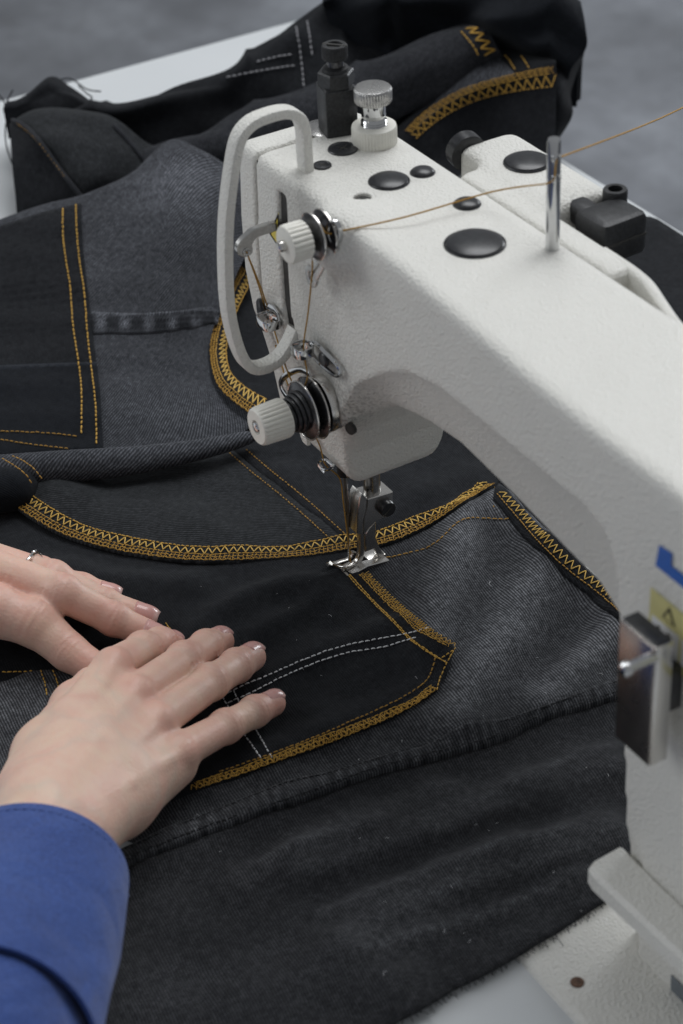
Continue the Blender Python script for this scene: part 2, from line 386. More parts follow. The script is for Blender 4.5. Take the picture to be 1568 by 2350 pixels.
# ------------------------------------------------------------------ floor and table
fl = mesh_obj('floor', [(-9000, -6000, -760), (5000, -6000, -760), (5000, 9000, -760), (-9000, 9000, -760)], [[0, 1, 2, 3]], 'concrete', smooth=False); fl['kind'] = 'structure'
table = empty('work_table', 'white laminate work table carrying the sewing machine and denim', 'table')
b = MB(); b.add(*box((150, -135, -17), (1465, 930, 30), 3)); b.build('table_top', 'laminate', table)
for lx, ly in ((-500, -520), (-500, 260), (800, -520), (800, 260)):
    MB().add(*box((lx, ly, -396), (50, 50, 727), 3)).build('leg', 'steel', table)

# ------------------------------------------------------------------ sewing machine
machine = empty('sewing_machine', 'cream industrial sewing machine with knobs and a steel presser foot', 'sewing machine')
CREASE = np.array([(-60, 40), (20, 95), (42, 112), (52, 126), (61, 140), (82, 156), (101, 167), (126, 173), (154, 175), (181, 176.5), (222, 178), (234, 174), (240, 165), (243, 145), (247, 60), (420, -60)], float)
ARCH = np.array([(-60, 66.5), (28, 66.5), (30, 69), (33, 86), (40, 102), (52, 117.5), (70, 129), (95, 135), (120, 138.5), (160, 137.5), (215, 134), (235, 124), (246, 102), (250, 70), (252, 20), (253, -80)], float)
def front_y(x, z):
    yf = -27.5-7.5*sm01((x-60)/185)
    zc = np.interp(x, CREASE[:, 0], CREASE[:, 1]); zb = np.interp(x, ARCH[:, 0], ARCH[:, 1])
    t = np.clip((z-zb)/np.maximum(zc-zb, 8), 0, 1)
    rec = 13*sm01((x-40)/26)*(1-t)**.8*(x < 262)
    # chin of the head slopes back below the slot
    chin = np.interp(z, [55, 68, 103, 121, 131, 150, 175, 205], [13.5, 12., 8.0, 4.5, 1.8, 0, .0, 1.5])*(1-sm01((x-34)/16))
    return yf+np.maximum(rec, chin)
def body_field(x, y, z, x0):
    zb = np.interp(x, ARCH[:, 0], ARCH[:, 1])
    zt = 210-np.where(x < -12, .0, 0)
    f = smax(z-zt, front_y(x, z)-y, 5.5)
    f = smax(f, y-34, 9.)
    arch = (zb-z)*.55
    arch = np.maximum(arch, np.where(x > 253, -50, -50))
    f = smax(f, arch, np.where(x < 45, 9., 3.))
    return f
def body_fn(x, y, z):
    f = body_field(x, y, z, 0)
    f = smax(f, -15-x, 1.6)
    f = smax(f, x-330, 10)
    # take-up slot
    slot = np.maximum(np.maximum(np.abs(x-6.5)-3.3, np.abs(z-163)-38), y+4)
    f = np.maximum(f, -slot)
    # boss that carries the thread pre-tensioner
    bs = np.sqrt((x-52)**2+(z-198)**2*1.2+(y+20)**2*.6)-13.5
    f = smin(f, bs, 9.)
    hole = np.sqrt((x-43.2)**2+(y+10.4)**2)-4.3
    f = np.maximum(f, -np.maximum(hole, 204-z))
    return f
V, F = nets(body_fn, (-17, -42, -2), (334, 38, 214), 1.35)
def grime_of(V, spots):
    g = np.zeros(len(V))
    for c, r, a in spots: g = np.maximum(g, a*np.exp(-(np.linalg.norm(V-np.asarray(c), axis=1)/r)**2))
    return g
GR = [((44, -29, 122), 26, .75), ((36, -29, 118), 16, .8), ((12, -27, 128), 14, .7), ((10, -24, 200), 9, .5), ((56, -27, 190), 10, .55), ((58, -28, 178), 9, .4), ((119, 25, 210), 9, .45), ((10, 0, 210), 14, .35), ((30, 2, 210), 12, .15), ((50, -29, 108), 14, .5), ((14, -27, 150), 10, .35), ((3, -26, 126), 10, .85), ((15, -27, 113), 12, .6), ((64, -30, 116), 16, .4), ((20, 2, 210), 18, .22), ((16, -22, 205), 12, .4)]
mesh_obj('body', V, F, 'machine_paint', machine, attrs={'grime': grime_of(V, GR)})
# face plate closing the left end of the head
def plate_fn(x, y, z):
    f = body_field(np.full_like(x, -15.)*1., y, z, 0)+0*x
    L = -38+np.clip((150-z)/77, 0, 1)*4
    f = smax(f+.3, L-x, 14.)
    f = smax(f, x+16.9, 1.4)
    return f
V, F = nets(plate_fn, (-42, -34, 60), (-13, 38, 214), 1.2)
fp = mesh_obj('face_plate', V, F, 'machine_paint', machine, attrs={'grime': grime_of(V, [((-16, -27, 125), 12, .45), ((-18, -27, 150), 10, .2)])})
# dark inside of the slot
def front_strip(name, x0, x1, z0, z1, depth, mat):
    zz = np.linspace(z0, z1, 24); yy = np.array([float(front_y(np.array([(x0+x1)/2]), np.array([z]))[0]) for z in zz])+depth
    poly = [(y, z) for y, z in zip(yy, zz)]+[(12, z1), (12, z0)]
    return MB().add(*prism(poly, (x0, 0, 0), (0, 1, 0), (0, 0, 1), (1, 0, 0), x1-x0)).build(name, mat, machine, autos=20)
front_strip('slot_liner', 3.3, 9.7, 125.4, 200.4, 1.5, 'dark_slot')
front_strip('seam_gasket', -17.4, -14.6, 76, 206, 1.9, 'dark_slot')
def arm_top(u, v, z=210.): return at(u, v, z=z)
def rot(a): return np.array([[math.cos(a), -math.sin(a), 0], [math.sin(a), math.cos(a), 0], [0, 0, 1]])
# domed oil caps pressed in the arm top
def cap(u, v, r, z=210., h=1.6, label=None, parent=machine):
    p = arm_top(u, v, z); prof = [(r, -3), (r, .3), (r*.97, .55)]+[(r*math.cos(a), .55+h*math.sin(a)) for a in np.linspace(.25, 1.45, 6)]
    b = MB().add(*lathe(prof, p, (0, 0, 1), 36)); b.add(*sweep([p+np.array([r*1.04*math.cos(t), r*1.04*math.sin(t), .1]) for t in np.linspace(0, 2*np.pi, 36, endpoint=False)], circ(.35, 6), closed=True))
    o = b.build('oil_cap', 'black_plastic', parent)
    if label: o['label'] = label
    return o
cap(893, 416, 7.7); cap(970, 396, 4.6); cap(1072, 469, 5.0); cap(1090, 560, 11.0, h=1.9)
def recessed_plug(u, v, r):
    p = arm_top(u, v); b = MB()
    b.add(*lathe([(r*1.05, -2), (r*1.05, .35), (r, .75), (r*.9, .8), (r*.82, .45), (r*.5, .62), (r*.22, .7), (r*.2, .3), (r*.05, .3)], p, (0, 0, 1), 28))
    o = b.build('screw_plug', 'black_plastic', machine)
    b = MB(); b.add(*box(p+np.array([0, 0, .72]), (r*.9, .55, .3), .1, rot(.5))); b.add(*box(p+np.array([0, 0, .72]), (.55, r*.9, .3), .1, rot(.5))); b.build('screw_slot', 'dark_slot', o)
    return o
recessed_plug(787, 343, 5.9); recessed_plug(740, 381, 3.6)
p = np.array([43.2, -10.4, 210.])
hs = MB().add(*lathe([(4.6, -4.2), (4.6, -.3), (5.0, -.1), (5.0, .1), (4.7, .2), (3.9, .12), (3.6, -.3), (3.6, -2.6), (.4, -2.7)], p, (0, 0, 1), 28)).build('hole_sleeve', 'machine_paint', machine, autos=30)
MB().add(*lathe([(3.6, 0), (3.55, .6), (1.2, .9)], p+np.array([0, 0, -2.0]), (0, 0, 1), 20)).build('hole_floor', 'dark_slot', hs)

# presser pressure regulator: square black post, hex nut and slotted knurled screw
pr = bpy.data.objects.new('pressure_regulator', None); COL.objects.link(pr); pr.parent = machine
base = at(777, 303, z=209.); ang = math.radians(-14)
def rot(a): return np.array([[math.cos(a), -math.sin(a), 0], [math.sin(a), math.cos(a), 0], [0, 0, 1]])
Rz = rot(ang)
MB().add(*prism(rrect(13.6, 13.6, 1.2, 2), base, Rz[:, 0], Rz[:, 1], (0, 0, 1), 21.5, .9)).build('post', 'black_oxide', pr)
hexa = [(7.6*math.cos(a+.2), 7.6*math.sin(a+.2)) for a in np.arange(6)*math.pi/3]
b = MB(); b.add(*prism(hexa, base+np.array([0, 0, 21.3]), (1, 0, 0), (0, 1, 0), (0, 0, 1), 6.2, .7)); b.add(*lathe([(5.6, 0), (5.2, 1.3), (3.9, 1.8)], base+np.array([0, 0, 27.4]), (0, 0, 1), 24)); b.build('lock_nut', 'black_oxide', pr)
b = MB(); b.add(*lathe([(3.5, 0), (3.5, 6)], base+np.array([0, 0, 28]), (0, 0, 1), 20)); b.build('screw_stem', 'dark_steel', pr)
b = MB(); b.add(*knurl([(4.9, 0), (5.3, .5), (5.3, 5.2), (4.8, 5.9), (3.2, 5.95), (2.8, 4.6), (.6, 4.5)], base+np.array([0, 0, 32.4]), (0, 0, 1), 34, .05, (1, 2)))
b.build('knurled_screw', 'black_oxide', pr)
MB().add(*box(base+np.array([0, 0, 38.0]), (10.2, 1.2, .9), .2, rot(.7))).build('screw_slot', 'dark_slot', pr)
MB().add(*lathe([(8.5, 0), (8.5, .8), (8., 1.1)], base+np.array([-6, -4, .0]), (0, 0, 1), 24)).build('washer', 'steel', pr)

# chrome adjusting screw with white ribbed nut
asw = bpy.data.objects.new('adjusting_screw', None); COL.objects.link(asw); asw.parent = machine
base = at(860, 326, z=210.)
b = MB(); b.add(*knurl([(8.8, -.5), (9.3, 0), (9.3, 6.6), (9.0, 7.6), (8.2, 8.1), (5.4, 8.15), (5.3, 7.)], base, (0, 0, 1), 44, .035, (1, 2))); b.build('ribbed_nut', 'white_plastic', asw)
prof = [(5.3, 6.5)]
for k in range(3): prof += [(5.3, 8+k*.9), (4.9, 8.4+k*.9)]
prof += [(4.6, 11.2), (5.0, 11.8), (5.0, 17.5), (4.6, 18)]
MB().add(*lathe(prof, base, (0, 0, 1), 28)).build('stem', 'chrome', asw)
b = MB(); b.add(*knurl([(5, 17.6), (7.3, 17.9), (7.8, 18.6), (7.8, 23.2), (7.2, 24), (6.3, 24.15), (.4, 24.2)], base, (0, 0, 1), 40, .045, (2, 3))); b.build('knurled_head', 'steel', asw)

# thread pin on the arm
base = at(1268, 570, z=210.)
b = MB(); b.add(*lathe([(2.6, -2), (2.6, 43.3), (2.3, 44.1), (.6, 44.2)], base, (0, 0, 1), 20)); pin = b.build('thread_pin', 'chrome', machine)
PIN = base
for hz in (37.5, 29.5):
    q = sweep([base+np.array([1.6*math.cos(t)*.2+2.1, -.4+1.6*math.cos(t), hz+1.6*math.sin(t)]) for t in np.linspace(0, 2*np.pi, 14, endpoint=False)], circ(.42, 6), closed=True)
    MB().add(*q).build('pin_eye', 'chrome', pin)

# take-up guard: cream loop standing off the slot
G = [at(u, v, x=9.) for u, v in ((703, 402), (699, 350), (696, 300), (684, 268), (655, 256), (612, 265), (572, 284), (545, 322), (530, 400), (519, 500), (517, 600), (522, 700), (536, 770), (556, 822), (580, 843), (612, 838), (642, 818), (664, 785), (678, 752))]
g = resample(spline(G, 6), 1.6)
guard = MB().add(*sweep(g, rrect(4.4, 7.2, 1.0, 2), up=(1, 0, 0))).build('take_up_guard', 'machine_paint', machine, autos=40)
# grey felt inside the lower bend
gi = np.array([p for p in g if p[2] < 118 and p[1] > -58])
# take-up lever
LP = [(690, 172), (600, 185), (480, 215), (370, 245), (270, 280), (210, 330), (150, 390), (120, 450), (125, 500), (150, 535), (200, 540), (255, 510), (268, 470), (262, 430), (275, 395), (300, 360), (350, 340), (440, 310), (560, 275), (690, 240)]
P = np.array([at((900+.4255*a)/1.743, (800+.4255*c)/1.743, x=5.) for a, c in LP]); P = resample(spline(P, 3, True), .9)
lev = MB().add(*prism(P[:, 1:], (2.4, 0, 0), (0, 1, 0), (0, 0, 1), (1, 0, 0), 2.6, .35)).build('take_up_lever', 'steel', machine, autos=30)
EYE = at(566, 578, x=5.2)
MB().add(*sweep([EYE+np.array([0, 1.3*math.cos(t), 1.3*math.sin(t)]) for t in np.linspace(0, 2*np.pi, 14, endpoint=False)], circ(.4, 6), closed=True)).build('eye', 'chrome', lev)
# warning sticker on the face strip behind the lever
def decal(name, pts, mat, parent, nrm, lift=.12):
    P = np.array(pts); c = P.mean(0); n = unit(nrm)
    return mesh_obj(name, np.concatenate([P+n*lift, P+n*(lift-.1)]), [list(range(len(P)))]+[[i, i+len(P), (i+1) % len(P)+len(P), (i+1) % len(P)] for i in range(len(P))], mat, parent, smooth=False)
ys = -28.0
T = [at(u, v, y=ys) for u, v in ((641, 487), (643, 570), (621, 537))]
tri = decal('warning_sticker', T, 'yellow_print', fp, (0, -1, 0), .3)
c = np.mean(T, 0)
for i in range(3):
    a, d = T[i], T[(i+1) % 3]; MB().add(*sweep([a+(c-a)*.1+np.array([0, -.35, 0]), d+(c-d)*.1+np.array([0, -.35, 0])], circ(.35, 6))).build('sticker_border', 'black_ink', tri)

# pre-tensioner
pt = bpy.data.objects.new('pre_tensioner', None); COL.objects.link(pt); pt.parent = machine
AX = np.array([0, -1., 0.])
B0 = at(752, 532, y=-32.)
b = MB()
b.add(*lathe([(8.0, 0), (9.2, 1.0), (9.3, 1.8), (6.5, 2.6), (5.2, 4), (6.5, 5.2), (9.2, 6), (9.3, 6.6), (7.6, 7.4), (4, 7.6)], B0, AX, 36)); b.build('disc', 'dark_steel', pt)
for hh, rr in ((1.4, 9.3), (6.3, 9.3)):
    MB().add(*sweep([B0+np.array([rr*math.cos(t), -hh, rr*math.sin(t)]) for t in np.linspace(0, 2*np.pi, 40, endpoint=False)], circ(.42, 6), closed=True)).build('disc_rim', 'nickel', pt)
MB().add(*knurl([(6.2, 9.5), (7.6, 10), (7.8, 17.2), (7.3, 18.4), (6.6, 18.8), (2.2, 18.9)], B0, AX, 22, .09, (1, 2))).build('ribbed_knob', 'white_plastic', pt)
MB().add(*lathe([(2.6, 6), (2.6, 9.6)], B0, AX, 18)).build('stem', 'steel', pt)
MB().add(*lathe([(2.2, 18), (2.2, 20.5), (1.8, 21.6), (.5, 22)], B0, AX, 18)).build('stud', 'nickel', pt)
# guide plate under it with an eye
q = [at(u, v, y=-34.) for u, v in ((752, 565), (745, 585), (735, 603), (722, 628))]; qe = at(716, 634, y=-34.)
b = MB(); b.add(*sweep(resample(np.array(q), 2), rrect(6.5, 1.1, .4, 2), up=(0, -1, 0)))
b.add(*sweep([qe+np.array([3.0*math.cos(t), 0, 3.0*math.sin(t)*1.15]) for t in np.linspace(0, 2*np.pi, 24, endpoint=False)], rrect(2.6, 1.2, .3, 2), up=(0, -1, 0), closed=True)); b.build('guide_plate', 'steel', pt)
# entry eyelet on the right of it
qe = at(768, 533, y=-33.)
EYELET = qe
b = MB(); b.add(*sweep([qe+np.array([2.0*math.cos(t), 1.2*math.cos(t), 4.6*math.sin(t)]) for t in np.linspace(0, 2*np.pi, 20, endpoint=False)], rrect(1.6, 2.2, .4, 2), closed=True, up=(0, -1, 0))); b.build('entry_eyelet', 'chrome', pt)

# main tension unit
tu = bpy.data.objects.new('tension_unit', None); COL.objects.link(tu); tu.parent = machine
T0 = at(742, 926, y=-27.)
def ring(b, c, ax, r, rad, n=40):
    x, y, z = frame(ax); b.add(*sweep([c+r*(x*math.cos(t)+y*math.sin(t)) for t in np.linspace(0, 2*np.pi, n, endpoint=False)], circ(rad, 7), closed=True))
b = MB(); b.add(*lathe([(12.4, -3), (12.4, 1.5), (11.8, 2.4), (9, 2.6)], T0, AX, 44)); b.build('base_flange', 'nickel', tu)
b = MB(); b.add(*lathe([(10, 2.4), (13.2, 4.4), (13.6, 4.9), (13.1, 5.3), (8, 6.4), (7, 7.2), (12.2, 9.0), (12.8, 9.5), (12.2, 9.9), (8, 10.8), (7.8, 12), (4, 12.4)], T0, AX, 44)); b.build('tension_disc', 'dark_steel', tu)
b = MB(); ring(b, T0+AX*4.9, AX, 13.5, .42); ring(b, T0+AX*9.5, AX, 12.7, .42); b.build('disc_rim', 'nickel', tu)
b = MB(); t = np.linspace(0, 4.0*2*np.pi, 130); x, y, z = frame(AX)
hp = [T0+AX*(11.0+7.4*tt/t[-1])+(8.8-3.8*(tt/t[-1]))*(x*math.cos(tt)+y*math.sin(tt)) for tt in t]; b.add(*sweep(hp, circ(.95, 8), up=(.3, .2, 1))); b.build('conical_spring', 'black_plastic', tu)
MB().add(*lathe([(3.4, 8), (3.4, 21), (2.6, 22)], T0, AX, 20)).build('tension_post', 'dark_steel', tu)
KB = T0+AX*18.0
MB().add(*knurl([(6.3, -.5), (8.2, .2), (8.6, 1.4), (8.3, 11.6), (7.9, 13.2), (7.3, 13.8), (3.2, 13.9), (3.0, 12.5)], KB, AX, 25, .085, (2, 3))).build('ribbed_knob', 'white_plastic', tu)
MB().add(*lathe([(2.6, 11.5), (2.6, 13.3), (2., 14.2), (.6, 14.7)], KB, AX, 20)).build('stud', 'chrome', tu)
# take-up spring hook beside the discs
q = [at(u, v, y=-33.) for u, v in ((712, 858), (690, 848), (668, 855), (650, 868), (645, 885), (655, 905), (668, 918))]
MB().add(*sweep(resample(spline(q, 6), 1), rrect(2.8, 1.0, .3, 2), up=(0, -1, 0))).build('check_spring_hook', 'chrome', tu)
q = [at(u, v, y=-22.) for u, v in ((694, 985), (700, 1006), (708, 1012))]
MB().add(*sweep(resample(np.array(q), 1), rrect(4.6, 1.8, .5, 2), up=(0, -1, 0))).build('thread_release_tab', 'machine_paint', tu)
p = at(805, 984, y=-25.); MB().add(*lathe([(2.6, -1), (2.6, .6), (.3, .7)], p, (.3, -1, 0), 18)).build('set_screw', 'dark_slot', machine)

# thread guides of bent chrome strip
def strip_loop(name, c, ex, ey, ez, a, bb, wdt, parent, mat='chrome', thick=.7):
    c, ex, ey, ez = (np.asarray(q, float) for q in (c, ex, ey, ez)); pts = [c+ex*a*np.sign(math.cos(t))*abs(math.cos(t))**.6+ey*bb*np.sign(math.sin(t))*abs(math.sin(t))**.6 for t in np.linspace(0, 2*np.pi, 28, endpoint=False)]
    return MB().add(*sweep(pts, rrect(thick, wdt, .2, 2), up=ez, closed=True)).build(name, mat, parent, autos=40)
tg = bpy.data.objects.new('thread_guide', None); COL.objects.link(tg); tg.parent = machine
c = at(617, 737, y=-30.5); strip_loop('guide_loop', c, (1, 0, 0), (0, 1, 0), (0, 0, 1), 5.0, 4.0, 4.4, tg)
MB().add(*lathe([(5.2, 0), (5.2, 1.2), (4.4, 1.8), (.4, 1.9)], at(602, 712, y=-27.), (-.35, -1, 0), 24)).build('guide_screw', 'black_plastic', tg)
q = [at(612, 700, y=-28.2), at(628, 708, y=-28.6), at(638, 722, y=-29.), at(641, 738, y=-29.5)]
MB().add(*sweep(resample(np.array(q), 1), rrect(1., 3.2, .3, 2))).build('guide_arm', 'chrome', tg)
tg = bpy.data.objects.new('thread_guide', None); COL.objects.link(tg); tg.parent = machine
c = at(694, 803, y=-34.); strip_loop('guide_loop', c, (1, 0, 0), (0, 1, 0), (0, 0, 1), 4.2, 3.8, 4.4, tg)
# slotted bracket of the second guide
q = [at(u, v, y=-29.6) for u, v in ((705, 790), (722, 786), (750, 812), (776, 840), (781, 858), (770, 861), (740, 838), (716, 812))]
MB().add(*sweep(resample(spline(q, 5, True), 1.2), circ(.95, 8), closed=True)).build('slotted_bracket', 'chrome', tg)
MB().add(*lathe([(3.2, 0), (3.2, 1.4), (2.6, 2), (.3, 2.1)], at(748, 823, y=-29.), AX, 20)).build('guide_screw', 'black_plastic', tg)
# little wire hook low on the head
q = [at(u, v, y=-19.) for u, v in ((765, 1068), (748, 1056), (735, 1058), (734, 1070), (748, 1078), (762, 1073), (760, 1063))]
b = MB(); b.add(*sweep(resample(spline(q, 6), .7), circ(.75, 8)))
q = [at(u, v, y=-19.) for u, v in ((734, 1068), (741, 1079), (747, 1085))]; b.add(*sweep(np.array(q), circ(.85, 8))); b.build('wire_hook', 'chrome', machine)

# needle bar, needle, presser bar and foot
MB().add(*lathe([(3.3, 54), (3.3, 110)], (0, 0, 0), (0, 0, 1), 20)).build('needle_bar', 'dark_steel', machine)
b = MB(); b.add(*lathe([(.15, -3), (.55, 2), (.62, 24), (1.0, 28), (1.05, 50)], (0, 0, 0), (0, 0, 1), 14)); ne = b.build('needle', 'steel', machine)
MB().add(*lathe([(2.2, 0), (3.6, .8), (3.8, 7), (3.4, 7.6)], (0, 0, 51), (0, 0, 1), 22)).build('needle_clamp', 'dark_steel', machine)
MB().add(*lathe([(1.3, 0), (1.3, 3.6), (.9, 4.)], (2.6, 0, 54.5), (1, -.4, 0), 14)).build('needle_clamp_screw', 'nickel', machine)
PB = np.array([0., 13.5, 0])
b = MB(); b.add(*lathe([(4.1, 30), (4.1, 110)], PB, (0, 0, 1), 24)); b.build('presser_bar', 'steel', machine)
b = MB(); b.add(*lathe([(5.4, 58), (5.4, 110)], PB+np.array([-10, -4, 0]), (0, 0, 1), 24)); b.build('presser_bar_bushing', 'dark_steel', machine)

foot = bpy.data.objects.new('presser_foot', None); COL.objects.link(foot); foot.parent = machine
# clamp block: plate on the camera side, traced on x = 6
def px_poly(pts, **k): return [at(u, v, **k) for u, v in pts]
fz = lambda a, b_: ((1250+a*.2551)/1.743, (1850+b_*.2551)/1.743)
def slab(pts, x0, x1, name, mat, parent, bev=.4):
    P = np.array([at(*fz(a, b_), x=x1) for a, b_ in pts]); return MB().add(*prism(P[:, 1:], (x0, 0, 0), (0, 1, 0), (0, 0, 1), (1, 0, 0), x1-x0, bev)).build(name, mat, parent, autos=30)
slab([(870, 575), (1265, 460), (1270, 800), (1000, 930), (880, 1040), (800, 1130), (815, 850), (860, 700)], -5.0, 5.5, 'clamp_block', 'nickel', foot)
slab([(780, 490), (860, 560), (850, 720), (805, 900), (795, 1130), (745, 1130), (700, 1120), (715, 760), (740, 560)], -1.0, 7.2, 'clamp_rib', 'nickel', foot)
p = at(*fz(1140, 690), x=5.5)
b = MB(); b.add(*lathe([(4.0, -1), (4.0, 2.6), (3.5, 3.4), (.4, 3.5)], p, (1, 0, 0), 26)); fs = b.build('clamp_screw', 'black_plastic', foot)
MB().add(*box(p+np.array([3.5, 0, 0]), (.5, .9, 7.2), .1, np.array([[1, 0, 0], [0, .6, .8], [0, -.8, .6]]))).build('screw_slot', 'dark_slot', fs)
# foot shank: narrow web in front and broad curved leg behind, then two toes with the needle slot between
def loft(secs, name, mat, parent, close=True):
    n = len(secs[0]); V = np.concatenate(secs); F = []
    for j in range(len(secs)-1):
        for i in range(n): F.append([j*n+i, j*n+(i+1) % n, (j+1)*n+(i+1) % n, (j+1)*n+i])
    F.append(list(range(n))[::-1]); F.append([(len(secs)-1)*n+i for i in range(n)])
    return mesh_obj(name, V, F, mat, parent, autos=40)
def path_bar(px, x, wx, wt, name, up=(1, 0, 0)):
    P = resample(spline([at(*fz(a, b_), x=x) for a, b_ in px], 6), .8); n = len(P)
    wts = np.interp(np.linspace(0, 1, n), np.linspace(0, 1, len(wt)), wt)
    sec = np.array(rrect(1, wx, .25, 2)); V = []; F = []
    for i in range(n):
        d = P[min(i+1, n-1)]-P[max(i-1, 0)]; d[0] = 0; d = unit(d); sd = np.array([0, d[2], -d[1]])
        V += [P[i]+sd*a*wts[i]+np.array([1., 0, 0])*b_ for a, b_ in sec]
    m = len(sec)
    for i in range(n-1):
        for j in range(m): F.append([i*m+j, i*m+(j+1) % m, (i+1)*m+(j+1) % m, (i+1)*m+j])
    F.append(list(range(m))[::-1]); F.append([(n-1)*m+j for j in range(m)])
    return MB().add(V, F).build(name, 'nickel', foot, autos=45)
path_bar([(770, 1060), (765, 1200), (760, 1350), (745, 1470), (690, 1560), (600, 1610), (480, 1640), (380, 1625), (320, 1590), (290, 1578)], 3.2, 2.6, [3.6, 3.4, 3.2, 2.9, 2.4, 1.9, 1.5, 1.2], 'shank')
path_bar([(650, 1400), (620, 1470), (560, 1530), (470, 1555), (380, 1580), (300, 1595), (235, 1600)], -1.6, 2.4, [2.4, 2.2, 2.0, 1.6, 1.3, 1.1], 'left_toe')
# rear leg sweeping down to the heel
slab([(1000, 930), (1000, 1180), (1040, 1300), (1100, 1400), (1192, 1520), (1130, 1550), (1035, 1480), (965, 1358), (835, 1395), (832, 1130), (880, 1040)], 2.6, 5.4, 'rear_leg', 'nickel', foot, .5)
# sole plate of the right toe
sole_px = [(530, 1760), (580, 1755), (700, 1700), (860, 1610), (1040, 1560), (1192, 1520), (1188, 1560), (1130, 1650), (960, 1735), (720, 1795), (590, 1812), (545, 1790)]
P = np.array([at(*fz(a, b_), x=8.0) for a, b_ in sole_px])
MB().add(*prism(P[:, 1:], (4.2, 0, 0), (0, 1, 0), (0, 0, 1), (1, 0, 0), 4.4, .35)).build('right_toe', 'nickel', foot, autos=30)
MB().add(*box((1.5, 12, 2.6), (7, 9.5, 1.6), .4)).build('sole', 'nickel', foot)
MB().add(*box((3.2, -2.0, 3.6), (3.4, 9, 1.4), .4)).build('toe_bridge', 'nickel', foot)

# rear housing with lever
rh = bpy.data.objects.new('rear_housing', None); COL.objects.link(rh); rh.parent = machine
def rr_box(x0, x1, y0, y1, z0, z1, k):
    def f(x, y, z): return smax(smax(np.maximum(x0-x, x-x1), np.maximum(y0-y, y-y1), k), np.maximum(z0-z, z-z1), k)
    return f
h1 = rr_box(18, 86, 50, 78, 150, 205, 5); h2 = rr_box(36, 139, 37.5, 50.5, 150, 203.5, 4)
def housing(x, y, z):
    f = smin(h1(x, y, z), h2(x, y, z), 5.)
    # far corner cut lower where the knob sits
    return f
V, F = nets(housing, (14, 33, 146), (158, 82, 209), 1.5)
mesh_obj('housing_shell', V, F, 'machine_paint', rh, attrs={'grime': grime_of(V, [((86, 62, 200), 12, .5)])})
pth = [(120, 48.2, 190), (138, 48, 190), (150, 46.3, 190), (163, 42.5, 189), (178, 38.5, 188), (200, 36.8, 187), (235, 36.5, 186)]
MB().add(*sweep(resample(spline(pth, 6), 2), rrect(4.6, 27, 2, 3))).build('cover_lip', 'machine_paint', rh, autos=50)
c_ = cap(1210, 372, 9.0, z=205.3, parent=rh)
kp = at(1066, 345, x=16.); b = MB(); b.add(*lathe([(6.4, -2.), (7.9, -1.5), (7.9, 4.0), (7.2, 4.6), (.5, 4.7)], kp+np.array([2, 0, 0]), (-1, .1, .1), 30)); b.build('rubber_plug', 'black_plastic', rh)
cl = at(1395, 505, z=200.)+np.array([0, 0, 5.])
b = MB(); b.add(*box(cl+np.array([2, 0, -9]), (19, 22, 18), 2.5, rot(.05))); lv = b.build('lever_clamp', 'black_oxide', rh)
MB().add(*box(cl+np.array([11.4, .5, -9]), (.8, 20, 1.1), .2, rot(.05))).build('clamp_split', 'dark_slot', lv)
sp = at(1411, 470, z=200.)
MB().add(*knurl([(4.6, 0), (4.9, .4), (4.9, 6.4), (4.5, 7), (2.9, 7.05), (2.7, 4.6), (.3, 4.5)], sp, (0, 0, 1), 30, .03, (1, 2))).build('socket_screw', 'black_oxide', lv)
MB().add(*box(cl+np.array([-10, -4, -5]), (16, 10, 9), 2.5)).build('lever_arm', 'black_oxide', lv)

# bed, front shelf, mirror box, label and lettering of the column
MB().add(*box((110, 16, -14), (600, 178, 28), 3.5)).build('bed', 'machine_paint', machine, autos=50)
p = at(1325, 2255, z=0); b = MB(); b.add(*lathe([(2.6, -.6), (2.6, .25), (2.3, .35), (1.2, .2), (.3, .2)], p, (0, 0, 1), 20)); b.build('bed_screw', 'rust', machine)
sh = [(250.5, -34.5), (250, -47), (252, -51), (256, -52), (420, -47), (420, -34.5)]
MB().add(*prism(sh[::-1], (0, 0, 37), (1, 0, 0), (0, 1, 0), (0, 0, 1), 8, 1.6)).build('front_shelf', 'machine_paint', machine, autos=30)
q = [at(u, v, y=-35.2) for u, v in ((1542, 2235), (1568, 2262), (1568, 2300), (1552, 2290), (1541, 2270))]
q[1] = q[1]+np.array([14, 0, 0]); q[2] = q[2]+np.array([14, 0, 0]); decal('rating_plate', q, 'plate_grey', machine, (0, -1, 0), .4)
mbx = bpy.data.objects.new('mirror_box', None); COL.objects.link(mbx); mbx.parent = machine
x0, x1 = at(1432, 1432, y=-50.)[0], at(1505, 1497, y=-50.)[0]; x0 -= 2.2; z1_, z0_ = at(1434, 1430, y=-50.)[2], at(1428, 1704, y=-50.)[2]
MB().add(*box(((x0+x1)/2, -46.2, (z0_+z1_)/2), (x1-x0, 7.0, z1_-z0_), .5)).build('box_shell', 'nickel', mbx)
MB().add(*box(((x0+x1)/2, -49.8, (z0_+z1_)/2), (x1-x0-.8, .9, z1_-z0_-.8), .2)).build('mirror_face', 'mirror_plate', mbx)
MB().add(*box(((x0+x1)/2+1, -39, (z0_+z1_)/2), (9, 9, 18), .6)).build('mount', 'dark_steel', mbx)
MB().add(*box(((x0+x1)/2, -46.2, z1_+.25), (x1-x0-1.2, 6.2, .9), .2)).build('top_pad', 'black_plastic', mbx)
p = at(1497, 1508, y=-50.)
b = MB(); b.add(*lathe([(1.9, -1), (1.9, 8.5), (2.0, 9), (2.6, 9.4), (2.6, 11.2), (1.8, 12), (.5, 12.2)], p, (0, -1, 0), 20)); b.build('stud', 'chrome', mbx)
Y0 = -35.25
lt = [(1515, 1250), (1544, 1269), (1542, 1297), (1568, 1316), (1568, 1347), (1506, 1297)]
